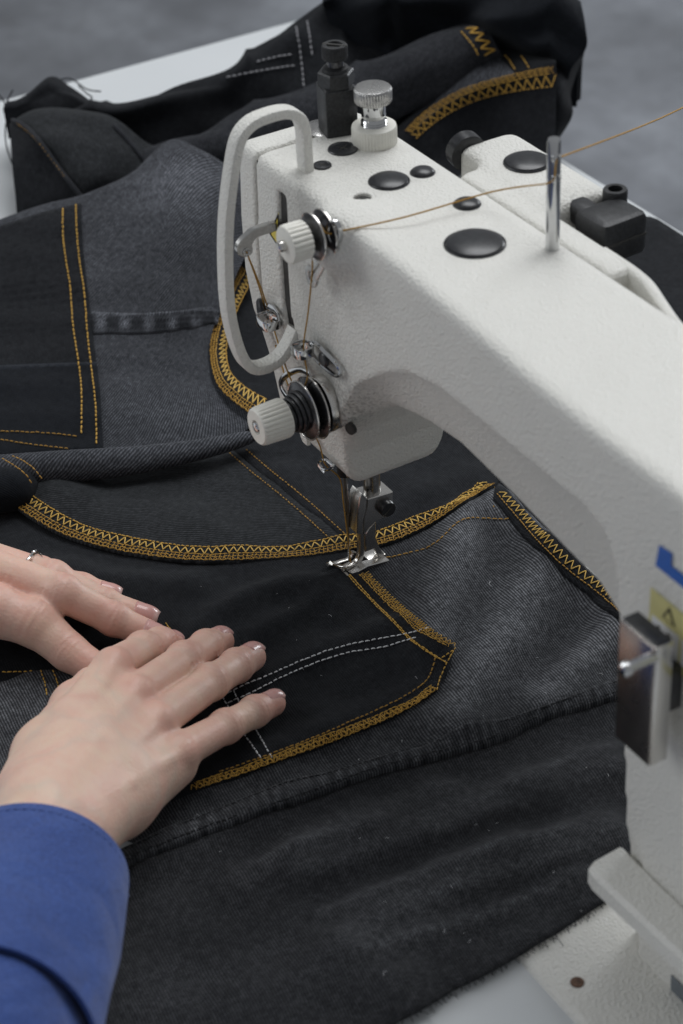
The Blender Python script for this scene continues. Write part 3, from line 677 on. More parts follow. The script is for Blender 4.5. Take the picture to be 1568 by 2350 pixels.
L3 = [at(u, v, y=Y0) for u, v in lt]; L3[3] = L3[3]+np.array([9, 0, 0]); L3[4] = L3[4]+np.array([9, 0, 0])
decal('blue_letter', L3[:], 'blue_ink', machine, (0, -1, 0), .35)
la = [at(u, v, y=Y0) for u, v in ((1495, 1347), (1486, 1480))]
dx = np.array([48., 0, 0]); hgt = la[0][2]-la[1][2]; tl = la[0]
wl = decal('warning_label', [tl, tl+dx, tl+dx-np.array([0, 0, hgt]), tl-np.array([0, 0, hgt])], 'label_yellow', machine, (0, -1, 0), .3)
for i in range(3):
    a = tl+np.array([1.5+i*15.5, 0, -10.]); decal('label_cell', [a, a+np.array([14., 0, 0]), a+np.array([14., 0, -10.5]), a+np.array([0, 0, -10.5])], 'label_paper', wl, (0, -1, 0), .45)
    for k in range(3):
        a2 = a+np.array([3+k*2.6, 0, -2.2-1.4*(k % 2)]); decal('pictogram', [a2, a2+np.array([1.6, 0, 0]), a2+np.array([2.6, 0, -5]), a2+np.array([.6, 0, -5.4])], 'black_ink', wl, (0, -1, 0), .6)
a = tl+np.array([10., 0, -1.6]); decal('warning_triangle', [a, a+np.array([3.4, 0, -6]), a+np.array([-3.4, 0, -6])], 'black_ink', wl, (0, -1, 0), .45)
a = tl+np.array([10., 0, -3.4]); decal('triangle_inner', [a, a+np.array([2.1, 0, -3.6]), a+np.array([-2.1, 0, -3.6])], 'label_yellow', wl, (0, -1, 0), .6)

# ------------------------------------------------------------------ denim
from mathutils.kdtree import KDTree
def seg_dist(X, Y, P):
    P = np.asarray(P, float); d = np.full(np.shape(X), 1e9)
    for a, b_ in zip(P[:-1], P[1:]):
        e = b_-a; t = np.clip(((X-a[0])*e[0]+(Y-a[1])*e[1])/(e @ e), 0, 1); d = np.minimum(d, np.hypot(X-a[0]-t*e[0], Y-a[1]-t*e[1]))
    return d
def ridges(lst, z0=6):
    return [(np.array([at(u, v, z=z0)[:2] for u, v in pts]), h, wd) for pts, h, wd in lst]
RF = ridges([
    ([(1068, 1190), (1045, 1290), (1010, 1390), (985, 1500)], 7.5, 13),
    ([(1260, 1290), (1190, 1420), (1110, 1540), (1040, 1640)], 6.5, 15),
    ([(1420, 1440), (1330, 1530), (1240, 1600)], 5, 12),
    ([(1150, 1150), (1300, 1285), (1430, 1405), (1480, 1460)], 6, 12),
    ([(730, 1318), (600, 1352), (490, 1405), (420, 1470), (390, 1530)], 3.6, 8),
    ([(760, 1345), (680, 1400), (590, 1445)], 2.6, 7),
    ([(420, 1330), (250, 1330), (100, 1290)], 3, 10),
    ([(900, 1430), (700, 1500), (560, 1580)], 2.2, 8),
    ([(960, 1570), (820, 1640), (600, 1720)], 2.0, 8),
    ([(1440, 1580), (1220, 1640), (1000, 1722), (750, 1800), (500, 1895), (260, 1995)], 3.2, 9),
    ([(1400, 1760), (1150, 1830), (900, 1920), (700, 1980)], 4.0, 12),
    ([(1400, 1900), (1150, 1960), (950, 2060), (800, 2160)], 4.5, 13),
    ([(1000, 1800), (760, 1900), (560, 2010)], 2.6, 10),
    ([(900, 2250), (700, 2230), (560, 2290)], 3.5, 14),
    ([(680, 2010), (900, 1945), (1200, 1850)], 1.3, 4), ([(740, 2085), (1000, 1995), (1300, 1905)], 1.5, 4.5), ([(840, 2185), (1100, 2092), (1350, 1992)], 1.3, 4), ([(600, 1975), (760, 1925), (880, 1880)], 1.1, 3.5), ([(1000, 2060), (1200, 1990), (1340, 1950)], 1.0, 3.5), ([(1180, 1800), (1320, 1730), (1420, 1700)], 1.2, 5)])
def wob(X, Y):
    return .7*np.sin(X*.071+1.3+.5*np.sin(Y*.05))*np.sin(Y*.083+.4)+.45*np.sin(X*.17+Y*.11)+.3*np.sin(X*.05-Y*.21+2)+.18*np.sin(.33*X+.9*np.sin(.12*Y))*np.sin(.29*Y+1)
def Z_front(X, Y):
    X = np.asarray(X, float); Y = np.asarray(Y, float); z = np.full(np.broadcast(X, Y).shape, 1.3)
    for P, h, wd in RF: z = z+1.35*h*np.exp(-(seg_dist(X, Y, P)/wd)**2)
    z = z+wob(X, Y)+.7
    calm = 1-np.exp(-((X-2)**2+(Y-3)**2)/22**2)
    edge = np.clip((262-X)/14., .1, 1)
    return np.maximum((1.2+(z-1.2)*calm), 1.)*1.
RM = ridges([([(60, 1130), (250, 1190), (450, 1215)], 5, 26), ([(640, 1080), (700, 1150), (780, 1220)], 2.5, 9), ([(150, 1160), (100, 1110)], 4, 14), ([(860, 1180), (1000, 1120), (1100, 1080)], 3, 12)])
def Z_mid(X, Y):
    z = Z_front(X, Y)+1.4
    for P, h, wd in RM: z = z+h*np.exp(-(seg_dist(X, Y, P)/wd)**2)
    return z
def hits(Z, pts):
    """sight lines met with a height field"""
    out = []; zs = np.arange(60, -3, -.4)
    for u, v in pts:
        r = ray(u, v); t = (zs-CAM_C[2])/r[2]; X = CAM_C[0]+t*r[0]; Y = CAM_C[1]+t*r[1]; d = zs-Z(X, Y); i = int(np.argmax(d <= 0))
        if i == 0: out.append((X[-8], Y[-8])); continue
        f = d[i-1]/(d[i-1]-d[i]); out.append((X[i-1]+f*(X[i]-X[i-1]), Y[i-1]+f*(Y[i]-Y[i-1])))
    return np.array(out)
def inside(P, X, Y):
    c = np.zeros(X.shape, bool); n = len(P)
    for i in range(n):
        x1_, y1_ = P[i]; x2_, y2_ = P[(i+1) % n]
        if y1_ == y2_: continue
        c ^= ((y1_ > Y) != (y2_ > Y)) & (X < (x2_-x1_)*(Y-y1_)/(y2_-y1_)+x1_)
    return c
def cdt_fill(B, step, jit=.25):
    """closed outline -> triangulated points (outline first)"""
    lo, hi = B.min(0), B.max(0); gx, gy = np.meshgrid(np.arange(lo[0], hi[0], step), np.arange(lo[1], hi[1], step*.87))
    gx = gx+(np.arange(gx.shape[0]) % 2)[:, None]*step*.5; gx = gx+rng.uniform(-jit, jit, gx.shape)*step; gy = gy+rng.uniform(-jit, jit, gy.shape)*step
    k = inside(B, gx, gy); k &= seg_dist(gx, gy, np.r_[B, B[:1]]) > step*.45
    P = np.r_[B, np.stack([gx[k], gy[k]], 1)]
    n = len(B); r = delaunay_2d_cdt([Vector(p) for p in P.tolist()], [(i, (i+1) % n) for i in range(n)], [], 1, 1e-5)
    V2 = np.array([tuple(v) for v in r[0]]); return V2, [list(f) for f in r[2]], r[1]
def outline(pts, step, Z=None, smooth=True):
    P = np.array(pts, float)
    if Z is not None: P = hits(Z, P)
    P = np.r_[P, P[:1]]; P = resample(P, step)[:-1]; return P
def skirt(V, F, T=1.1):
    """give the sheet thickness: rolled edge and an underside rim"""
    from collections import Counter
    ed = Counter(); od = {}
    for f in F:
        for a, b_ in zip(f, f[1:]+f[:1]): ed[tuple(sorted((a, b_)))] += 1; od[tuple(sorted((a, b_)))] = (a, b_)
    bd = [od[e] for e, c in ed.items() if c == 1]; idx = {}; V = list(map(np.array, V)); 
    for a, b_ in bd:
        for q in (a, b_):
            if q not in idx: idx[q] = len(V); V.append(V[q]+np.array([0, 0, -T]))
    F = F+[[b_, a, idx[a], idx[b_]] for a, b_ in bd]
    return np.array(V), F
def panel(name, poly, Z, off, mat, parent, step=2.6, world=False, wear_highlight=None, T=1.3, extra=None):
    B = outline(poly, step, None if world else Z)
    V2, F, _ = cdt_fill(B, step); z = Z(V2[:, 0], V2[:, 1])+off
    if extra is not None: z = z+extra(V2[:, 0], V2[:, 1])
    # thin out and curl the very edge
    e = seg_dist(V2[:, 0], V2[:, 1], np.r_[B, B[:1]]); z = z-.35*np.exp(-e/1.2)
    V = np.c_[V2, z]
    F = [f if np.cross(V2[f[1]]-V2[f[0]], V2[f[2]]-V2[f[0]]) > 0 else f[::-1] for f in F]
    V, F = skirt(V, F, T)
    wr = np.zeros(len(V)) if wear_highlight is None else wear_highlight(V)
    return mesh_obj(name, V, F, mat, parent, attrs={'wear_highlight': wr}, uv=V[:, :2])

garment = empty('denim_garment', 'black and grey patchwork denim garment with yellow zigzag seams under the needle', 'garment')

# --- stitches
def capsules(P0, P1, r, mb, n=6):
    for a, b_ in zip(P0, P1):
        d = b_-a; L = np.linalg.norm(d)
        if L < 1e-6: continue
        mid = (a+b_)/2; x, y, z = frame(d)
        up = np.array([0, 0, 1.])
        rows = [(a, .35), (a+d*.12+up*r*.3, .95), (mid+up*r*.55, 1.08), (b_-d*.12+up*r*.3, .95), (b_, .35)]
        V = []; F = []
        for c, k in rows: V += [c+r*k*(x*math.cos(2*math.pi*i/n)+y*math.sin(2*math.pi*i/n)) for i in range(n)]
        for j in range(len(rows)-1):
            for i in range(n): F.append([j*n+i, j*n+(i+1) % n, (j+1)*n+(i+1) % n, (j+1)*n+i])
        F.append(list(range(n))[::-1]); F.append([4*n+i for i in range(n)]); mb.add(V, F)
def on(Z, XY, off): XY = np.asarray(XY, float); return np.c_[XY, Z(XY[:, 0], XY[:, 1])+off]
def run_stitch(P3, name, mat, parent, length=2.7, gap=.55, r=.30):
    """straight topstitching along a 3-D line"""
    D = resample(P3, .2); step = int(round(length/.2)); g = max(1, int(round(gap/.2))); A = []; B = []
    i = 0
    while i+step < len(D):
        k = step-g+int(rng.integers(-1, 2)); j = .09*rng.normal(size=(2, 3)); A.append(D[i]+j[0]); B.append(D[min(i+k, len(D)-1)]+j[1]); i += step
    mb = MB(); capsules(A, B, r, mb); o = mb.build(name, mat, parent, autos=None); o['kind'] = 'stuff'; return o
def side_line(XY, d):
    XY = np.asarray(XY, float); t = np.gradient(XY, axis=0); t /= np.linalg.norm(t, axis=1)[:, None]+1e-9
    return XY+np.stack([-t[:, 1], t[:, 0]], 1)*d
def zigzag(A, B, period, name, mat, parent, r=.30, jit=.12, sharp=1., dbl=False, lift=.25):
    """threads zig-zagging between two 3-D lines of the same parameter; each leg is a thread of its own"""
    A = np.asarray(A); B = np.asarray(B); L = np.r_[0, np.cumsum(np.linalg.norm(np.diff((A+B)/2, axis=0), axis=1))]; n = int(L[-1]/period*2)
    s = np.linspace(0, L[-1], n+1); s = s+rng.normal(size=n+1)*jit*.6
    fa = lambda q: np.stack([np.interp(q, L, A[:, k]) for k in range(3)], 1); fb = lambda q: np.stack([np.interp(q, L, B[:, k]) for k in range(3)], 1)
    PA, PB_ = fa(s), fb(s); k = (np.arange(n+1) % 2)[:, None]; P = PA*(1-k)+PB_*k+rng.normal(size=(n+1, 3))*jit*np.array([1, 1, .3])
    P[:, 2] += lift
    mb = MB(); capsules(P[:-1], P[1:], r, mb)
    o = mb.build(name, mat, parent, autos=None); o['kind'] = 'stuff'; return o
def overlock(A, B, name, parent, period=2.1, r=.18):
    """looper threads over a cut edge: slanting dense legs, an inner chain and a wavy outer edge"""
    A = np.asarray(A); B = np.asarray(B); L = np.r_[0, np.cumsum(np.linalg.norm(np.diff((A+B)/2, axis=0), axis=1))]
    f = lambda Q, s: np.stack([np.interp(s, L, Q[:, k]) for k in range(3)], 1)
    s = np.arange(0, L[-1]-period, period); jt = lambda m, a: rng.normal(size=(m, 3))*a*1.7*np.array([1, 1, .4]); n = len(s)
    a, b_ = f(A, s), f(B, s+period*.55)
    mb = MB(); up = np.array([0, 0, .3])
    m = a+(b_-a)*(.45+.1*rng.random((n, 1)))+up
    capsules(a+up+jt(n, .14), b_+up+jt(n, .14), r, mb)
    capsules(f(A, s+period*.7)+up+jt(n, .14), f(B, s+period*.25)*.35+f(A, s+period*.25)*.65+up*1.5+jt(n, .14), r, mb)
    o = mb.build(name, 'dark_yellow_thread', parent, autos=None); o['kind'] = 'stuff'
    mb = MB(); c1 = f(A, s)*.12+f(B, s)*.88+up*1.6; capsules(c1[:-1]+jt(n-1, .1), c1[1:]+jt(n-1, .1), r*1.15, mb)
    w0 = f(A, s)*.97+f(B, s)*.03+up*.6; w0[::2] += .35*(f(B, s)-f(A, s))[::2]*.5; capsules(w0[:-1], w0[1:], r, mb)
    w1 = f(A, s)*.55+f(B, s)*.45+up*1.4; w1[::2] += (f(B, s)-f(A, s))[::2]*.13; capsules(w1[:-1]+jt(n-1, .1), w1[1:]+jt(n-1, .1), r, mb)
    o = mb.build(name, 'yellow_thread', parent, autos=None); o['kind'] = 'stuff'

# --- front layers ---------------------------------------------------------
def wear_highlight_front(V):  # worn ridges, lightened further to paint undulation highlights into the colour
    x, y = V[:, 0], V[:, 1]; wv = np.zeros(len(V))
    for P, h, wd in RF[:4]: wv += .95*np.exp(-(seg_dist(x, y, P)/(wd*.75))**2)
    return np.minimum(wv, 1.1)-.5
A_poly = [(760, 1262), (1000, 1165), (1135, 1095), (1205, 1165), (1330, 1280), (1445, 1400), (1500, 1470), (1500, 1560), (1430, 1572), (1270, 1622), (1166, 1660), (1008, 1708), (850, 1755), (659, 1805), (439, 1893), (330, 1935), (250, 1900), (300, 1800), (600, 1700), (760, 1560)]
pA = panel('faded_panel', A_poly, Z_front, 0., 'denim_faded', garment, wear_highlight=wear_highlight_front)
C_poly = [(-160, 1120), (30, 1130), (180, 1200), (470, 1250), (700, 1240), (805, 1262), (830, 1310), (900, 1383), (960, 1440), (1044, 1488), (1032, 1535), (1003, 1588), (900, 1652), (700, 1732), (560, 1782), (440, 1822), (200, 1905), (-160, 2030)]
pC = panel('dark_panel', C_poly, Z_front, 1.2, 'denim_black', garment)
DE_edge = [(30, 1158), (75, 1190), (140, 1225), (220, 1252), (300, 1270), (400, 1284), (500, 1288), (600, 1284), (700, 1277), (800, 1262), (870, 1252), (930, 1232), (1000, 1196), (1070, 1150), (1138, 1110)]
DE_edge = [tuple(p) for p in spline(DE_edge, 3)]
split = [(540, 1035), (600, 1085), (660, 1132), (720, 1178), (790, 1238), (800, 1262)]
iS = min(range(len(DE_edge)), key=lambda i: abs(DE_edge[i][0]-800))
D_poly = DE_edge[:iS+1]+split[::-1]+[(500, 1000), (350, 1010), (200, 1040), (60, 1060), (-120, 1060), (-140, 1130)]
pD = panel('ribbed_panel', D_poly, Z_mid, .0, 'denim_mid_cross', garment)
E_poly = DE_edge[iS:]+[(1150, 1090), (1000, 800), (760, 640), (600, 560), (520, 600), (450, 760), (455, 900), (520, 1010)]+split
pE = panel('black_panel', E_poly, Z_mid, .15, 'denim_black', garment, step=3.0)
# felled seam strip and the lower panel with its raw edge
seam_top = [(1500, 1540), (1427, 1563), (1270, 1618), (1166, 1654), (1008, 1702), (850, 1749), (746, 1780), (659, 1798), (439, 1886), (275, 1957), (120, 2020)]
seam_bot = [(150, 2070), (258, 2018), (330, 1970), (494, 1908), (659, 1853), (746, 1822), (877, 1775), (1008, 1743), (1113, 1717), (1217, 1670), (1427, 1602), (1500, 1580)]
_p = hits(Z_front, [seam_top[1], seam_top[-3]]); SD = unit(_p[1]-_p[0])
def pucker(X, Y):
    t = X*SD[0]+Y*SD[1]; return .12*np.sin(t*1.05+1.6*np.sin(t*.13)+.25*(X*SD[1]-Y*SD[0]))*(.65+.35*np.sin(t*.21+1))
fray = [(1480, 2000), (1391, 2064), (1340, 2096), (1270, 2142), (1165, 2205), (1100, 2240), (1039, 2268), (960, 2318), (903, 2347), (830, 2400), (700, 2470)]
B_poly = [(120, 2060)]+seam_bot[1:-1]+[(1520, 1570), (1520, 1960)]+fray+[(500, 2520), (-40, 2430), (-100, 2150)]
def wear_low(V):
    wv = np.zeros(len(V))
    for P, h, wd in RF[10:13]: wv += .45*np.exp(-(seg_dist(V[:, 0], V[:, 1], P)/(wd*.6))**2)
    for P, h, wd in RF[14:]: wv += .5*np.exp(-(seg_dist(V[:, 0], V[:, 1], P)/(wd*.7))**2)
    return wv-.3
pB = panel('lower_panel', B_poly, Z_front, .1, 'denim_mid', garment, wear_highlight=wear_low)
pS = panel('felled_seam', seam_top+seam_bot, Z_front, 2.3, 'denim_faded', garment, step=1.5, T=2.8, extra=pucker, wear_highlight=lambda V: -.5+.28*np.clip(pucker(V[:, 0], V[:, 1])/.11, -1, 1))
XY = hits(Z_front, [(u, v+7) for u, v in seam_top[1:-1]]); run_stitch(on(Z_front, XY, 2.6), 'seam_stitching', 'black_thread', garment, 2.6, .6, .3)
XY = hits(Z_front, [(u, v-9) for u, v in seam_bot[1:-1]]); run_stitch(on(Z_front, XY, 2.6), 'seam_stitching', 'black_thread', garment, 2.6, .6, .3)
# fringe of the raw edge
XY = resample(hits(Z_front, fray[1:-2]), .8); mb = MB(); tn = np.gradient(XY, axis=0); tn /= np.linalg.norm(tn, axis=1)[:, None]
for (x, y), t in zip(XY, tn):
    nrm = np.array([-t[1], t[0]]); nrm *= 1 if nrm @ np.array([.6, -.8]) > 0 else -1
    L = rng.gamma(2., .8)+.4; a = rng.normal()*.7; d = nrm*math.cos(a)+t*math.sin(a)
    z0 = float(Z_front(np.array([x]), np.array([y]))[0]); p0 = np.array([x, y, z0]); p1 = p0+np.array([*(d*L*.5), -.3]); p2 = p0+np.array([*(d*L+rng.normal(size=2)*.3), -min(z0-.2, 1.2)])
    mb.add(*sweep([p0-np.array([*d, 0])*.8, p1, p2], circ(.14, 4)))
fr = mb.build('raw_edge_fringe', 'black_thread', garment, autos=None); fr['kind'] = 'stuff'

# hem of the upper layer: zigzag band and overlocked edge
E0 = resample(hits(Z_mid, DE_edge), .8); sgn = 1 if side_line(E0, 1.)[len(E0)//2][0] < E0[len(E0)//2][0] else -1
band = lambda d, Z=Z_mid, off=.35: on(Z, side_line(E0, sgn*d), off)
zigzag(band(4.4), band(8.2), 3.8, 'zigzag_stitching', 'pale_yellow_thread', garment, .29, .2)
run_stitch(band(8.9), 'zigzag_rail', 'yellow_thread', garment, 2.0, .25, .30)
overlock(band(-.1), band(4.2), 'overlock_stitching', garment)
# double line between ribbed and black panel
for dx_, dy_ in ((0, 0), (-38, 8)):
    L = [(565+dx_, 1033+dy_), (620+dx_, 1080+dy_), (680+dx_, 1128+dy_), (740+dx_, 1180+dy_), (793+dx_, 1228+dy_)]
    XY = hits(Z_mid, spline(L, 4)); run_stitch(on(Z_mid, XY, .45), 'topstitching', 'dark_yellow_thread', garment, 2.5, .8, .26)
# overlocked edge of the dark panel by the foot, and topstitching beside it
e1 = [(838, 1322), (870, 1355), (905, 1390), (940, 1420), (985, 1455), (1046, 1490)]
XY = resample(hits(Z_front, spline(e1, 5)), .8); s1 = 1 if side_line(XY, 1.)[5][0]-XY[5][0]+(side_line(XY, 1.)[5][1]-XY[5][1]) < 0 else -1
O = lambda d: on(Z_front, side_line(XY, s1*d), 1.7)
zigzag(O(-1.8), O(.9), 2.3, 'ladder_stitching', 'yellow_thread', garment, .17, .14); overlock(O(.5), O(3.3), 'overlock_stitching', garment, 2.1, .16)
for L in ([(800, 1328), (830, 1362), (862, 1395), (900, 1432), (945, 1478), (1008, 1520)], [(803, 1325), (834, 1360), (866, 1394), (904, 1431), (950, 1478), (1035, 1535)]):
    X2 = hits(Z_front, spline(L, 5)); run_stitch(on(Z_front, X2, 1.75), 'topstitching', 'yellow_thread', garment, 2.4, .3, .28)
e2 = [(1003, 1588), (960, 1620), (900, 1652), (800, 1695), (700, 1732), (560, 1782), (440, 1822)]
XY2 = resample(hits(Z_front, spline(e2, 5)), .8); s2 = 1 if side_line(XY2, 1.)[20][0] < XY2[20][0] else -1
O2 = lambda d: on(Z_front, side_line(XY2, s2*d), 1.6)
overlock(O2(-.2), O2(3.8), 'overlock_stitching', garment, 2.1, .18); zigzag(O2(.2), O2(3.6), 2.6, 'zigzag_stitching', 'yellow_thread', garment, .19, .2)
for L, m_ in (([(1000, 1515), (985, 1560), (960, 1585), (900, 1620), (800, 1665), (700, 1708), (600, 1745), (500, 1780)], 'dark_yellow_thread'), ([(1046, 1492), (1025, 1530), (1008, 1570), (1003, 1592)], 'yellow_thread'), ([(1040, 1500), (1010, 1520)], 'yellow_thread')):
    X2 = hits(Z_front, spline(L, 5)); run_stitch(on(Z_front, X2, 1.7), 'topstitching', m_, garment, 2.5, .6, .27)
# white double lines across the dark panel
for L in ([(985, 1448), (930, 1462), (860, 1475), (780, 1492), (700, 1520), (620, 1555), (560, 1580), (500, 1610)], [(955, 1470), (880, 1492), (800, 1505), (720, 1530), (650, 1560), (580, 1595), (520, 1622)],
          [(536, 1590), (556, 1630), (590, 1685), (618, 1735), (632, 1755)], [(512, 1606), (530, 1640), (560, 1690), (588, 1730), (604, 1752)]):
    X2 = hits(Z_front, spline(L, 5)); run_stitch(on(Z_front, X2, 1.75), 'topstitching', 'white_thread', garment, 2.7, .7, .29)
X2 = hits(Z_front, [(380, 1436), (395, 1455), (410, 1475)]); run_stitch(on(Z_front, X2, 1.75), 'topstitching', 'yellow_thread', garment, 2.3, .5, .27)
# topstitch curve on the faded panel right of the foot
L = [(885, 1282), (930, 1273), (985, 1257), (1020, 1230), (1045, 1205), (1075, 1191), (1120, 1192), (1165, 1193), (1200, 1181)]
X2 = hits(Z_front, spline(L, 5)); run_stitch(on(Z_front, X2, .5), 'topstitching', 'dark_yellow_thread', garment, 2.7, .6, .29)
# zigzag trim along the far border of the faded panel
t_in = [(1140, 1140), (1180, 1186), (1235, 1250), (1300, 1313), (1362, 1360), (1420, 1410), (1465, 1455)]
t_out = [(1140, 1118), (1202, 1172), (1258, 1224), (1322, 1284), (1385, 1338), (1437, 1390), (1482, 1436)]
panel('trim_strip', [(u-8, v+8) for u, v in t_in]+t_out[::-1], Z_front, 1.6, 'denim_black', garment, step=1.8, T=2.2)
Ti = hits(Z_front, spline(t_in, 6)); To = hits(Z_front, spline(t_out, 6)); run_stitch(on(Z_front, Ti, 2.0), 'topstitching', 'dark_yellow_thread', garment, 2.2, .4, .28)
zi = resample(Ti, 1.); sg = 1 if np.linalg.norm(side_line(zi, 1.)[len(zi)//2]-To[len(To)//2]) < np.linalg.norm(zi[len(zi)//2]-To[len(To)//2]) else -1
zigzag(on(Z_front, side_line(zi, sg*.9), 1.9), on(Z_front, side_line(zi, sg*4.8), 1.9), 3.9, 'zigzag_stitching', 'pale_yellow_thread', garment, .26)
for L in ([(1115, 1125), (1135, 1168)], [(1133, 1118), (1160, 1160), (1180, 1180)]):
    X2 = hits(Z_front, L); run_stitch(on(Z_front, X2, .6), 'topstitching', 'dark_yellow_thread', garment, 2.4, .6, .27)
# small grey folded corner between the two hands
def Z_corner(X, Y): return Z_front(X, Y)+3.2
panel('folded_corner', [(-140, 1590), (10, 1562), (60, 1540), (110, 1535), (200, 1550), (230, 1620), (150, 1720), (-20, 1820), (-140, 1860)], Z_corner, 0, 'denim_faded', garment, T=4.)
for L in ([(94, 1540), (104, 1570), (110, 1605)], [(122, 1540), (133, 1568), (137, 1600)], [(5, 1545), (60, 1543), (90, 1540)]):
    run_stitch(on(Z_corner, hits(Z_corner, L), .5), 'topstitching', 'yellow_thread', garment, 2.5, .6, .29)

# --- draped patches from control nets ------------------------------------
class Patch:
    def __init__(s, rows, per=9, back=True, noise=.8, seed=0, crease=0.):
        net = np.array([[at(u, v, z=z) for u, v, z in r] for r in rows])
        nb = 0
        if back:
            t = net[0]; away = np.array([-.8, .55, 0])
            b1 = t+away*16; b1[:, 2] = np.maximum(t[:, 2]-5, 2); b2 = t+away*34; b2[:, 2] = np.maximum(t[:, 2]*.45, 1.5); b3 = t+away*42; b3[:, 2] = 1.
            net = np.concatenate([b3[None], b2[None], b1[None], net]); nb = 3
        a = np.array([spline(net[:, j], per) for j in range(net.shape[1])]).transpose(1, 0, 2)
        g_ = np.array([spline(r, per) for r in a]); s.nv, s.nu = g_.shape[:2]
        X, Y = g_[..., 0], g_[..., 1]
        g_[..., 2] += noise*(np.sin(X*.09+seed)*np.sin(Y*.11+seed*2)+.6*np.sin(X*.19-Y*.14+seed)); g_[..., 2] += crease*((1-np.abs(np.sin(X*.021+Y*.034+.5*np.sin(Y*.03)+seed)))**5-.8*(1-np.abs(np.sin(X*.03-Y*.017+.6*np.sin(X*.025)+seed*1.7)))**6)
        g_[..., 2] = np.maximum(g_[..., 2], .8)
        s.g = g_; s.first = nb*per
        du = np.r_[0, np.cumsum(np.linalg.norm(np.diff(g_, axis=1), axis=2).mean(0))]; dv = np.r_[0, np.cumsum(np.linalg.norm(np.diff(g_, axis=0), axis=2).mean(1))]
        s.uv = np.stack(np.meshgrid(du, dv), 2).reshape(-1, 2)
        P = g_[max(s.first-per//2, 0):].reshape(-1, 3); s.base = max(s.first-per//2, 0)*s.nu; Q = project(P); s.P = P; s.Q = Q
        s.kd = KDTree(len(Q))
        for i, q in enumerate(Q): s.kd.insert((q[0], q[1], 0), i)
        s.kd.balance()
    def lift(s, px, off=.4):
        out = []; uvs = []
        for u, v in px:
            r = s.kd.find_n((u, v, 0), 4); w_ = np.array([1/(q[2]+.5)**2 for q in r]); w_ /= w_.sum(); i = [q[1] for q in r]
            p = (s.P[i]*w_[:, None]).sum(0); q = project(p)
            # slide sideways so the point stays on its sight line at that depth
            rr = unit(ray(u, v)); p = CAM_C+rr*(np.linalg.norm(p-CAM_C)-off); out.append(p); uvs.append((s.uv[[k+s.base for k in i]]*w_[:, None]).sum(0))
        return np.array(out), np.array(uvs)
    def build(s, name, mat, parent, wear_highlight=None):
        n, m = s.nv, s.nu; i = np.arange(n*m).reshape(n, m); F = np.stack([i[:-1, :-1], i[1:, :-1], i[1:, 1:], i[:-1, 1:]], 2).reshape(-1, 4)
        V = s.g.reshape(-1, 3); return mesh_obj(name, V, F, mat, parent, uv=s.uv, attrs={'wear_highlight': np.zeros(len(V)) if wear_highlight is None else wear_highlight(s)})
def overlay(patch, poly, off, mat, name, parent, step=7., wear_highlight=None, T=1.2):
    B = outline(poly, step); V2, F, _ = cdt_fill(B, step); P, uv = patch.lift(V2, off)
    F = [f if np.cross(V2[f[1]]-V2[f[0]], V2[f[2]]-V2[f[0]]) < 0 else f[::-1] for f in F]
    n = len(P); V, F = skirt(P, F, T); uv = np.r_[uv, np.zeros((len(V)-n, 2))]
    return mesh_obj(name, V, F, mat, parent, uv=uv, attrs={'wear_highlight': np.zeros(len(V)) if wear_highlight is None else np.r_[wear_highlight(V2), np.zeros(len(V)-n)]})
def px_stitch(patch, L, mat, name='topstitching', length=2.7, gap=.6, r=.3, off=.5):
    P, _ = patch.lift(resample(spline(L, 6), 3.), off); return run_stitch(P, name, mat, garment, length, gap, r)
def px_zig(patch, A, B, period, mat, r=.33, off=.6, name='zigzag_stitching'):
    a = spline(A, 8); b_ = spline(B, 8); a, _ = patch.lift(resample(a, 3.), off); b_, _ = patch.lift(resample(b_, 3.), off)
    n = min(len(a), len(b_)); ii = lambda q: q[np.linspace(0, len(q)-1, n).astype(int)]; zigzag(ii(a), ii(b_), period, name, mat, garment, r, .1, lift=.0)
def px_over(patch, A, B, off=.6, period=1.7, r=.3):
    a, _ = patch.lift(resample(spline(A, 8), 3.), off); b_, _ = patch.lift(resample(spline(B, 8), 3.), off)
    n = min(len(a), len(b_)); ii = lambda q: q[np.linspace(0, len(q)-1, n).astype(int)]; overlock(ii(a), ii(b_), 'overlock_stitching', garment, period, r)

RG = [[(-70, 540, 36), (0, 515, 38), (100, 482, 40), (200, 456, 42), (300, 412, 48), (385, 338, 56), (460, 362, 54), (545, 412, 48), (640, 470, 40)],
      [(-70, 620, 29), (0, 620, 30), (100, 600, 31), (200, 590, 33), (300, 560, 37), (390, 520, 41), (470, 520, 38), (520, 545, 33), (560, 600, 27)],
      [(-70, 760, 20), (0, 760, 20), (100, 755, 21), (200, 742, 22), (290, 728, 23), (370, 722, 23), (430, 716, 22), (470, 715, 20), (502, 720, 18)],
      [(-70, 870, 15), (0, 870, 15), (100, 865, 15), (200, 850, 16), (280, 842, 16), (350, 832, 16), (410, 822, 15), (450, 815, 14), (481, 808, 12)],
      [(-70, 960, 12), (0, 960, 12), (100, 955, 13), (200, 942, 13), (290, 932, 13), (360, 922, 12), (420, 908, 12), (465, 896, 11), (502, 884, 10)],
      [(-70, 1060, 8), (0, 1055, 8), (100, 1050, 8), (200, 1046, 8), (300, 1040, 8), (400, 1030, 8), (480, 1015, 8), (545, 1000, 9), (596, 962, 9)]]
G_ = Patch(RG, 10, noise=.7, seed=1)
def wear_G(s):
    q = project(s.g.reshape(-1, 3)); return .75*np.exp(-(((q[:, 0]-430)/130)**2+((q[:, 1]-420)/60)**2))-.15
G_.build('back_panel', 'denim_back', garment, wear_G)
overlay(G_, [(-60, 540), (0, 519), (100, 486), (186, 466), (190, 566), (207, 713), (220, 822), (229, 896), (238, 1030), (100, 1046), (-60, 1054)], 1.1, 'denim_black', 'dark_back_panel', garment)
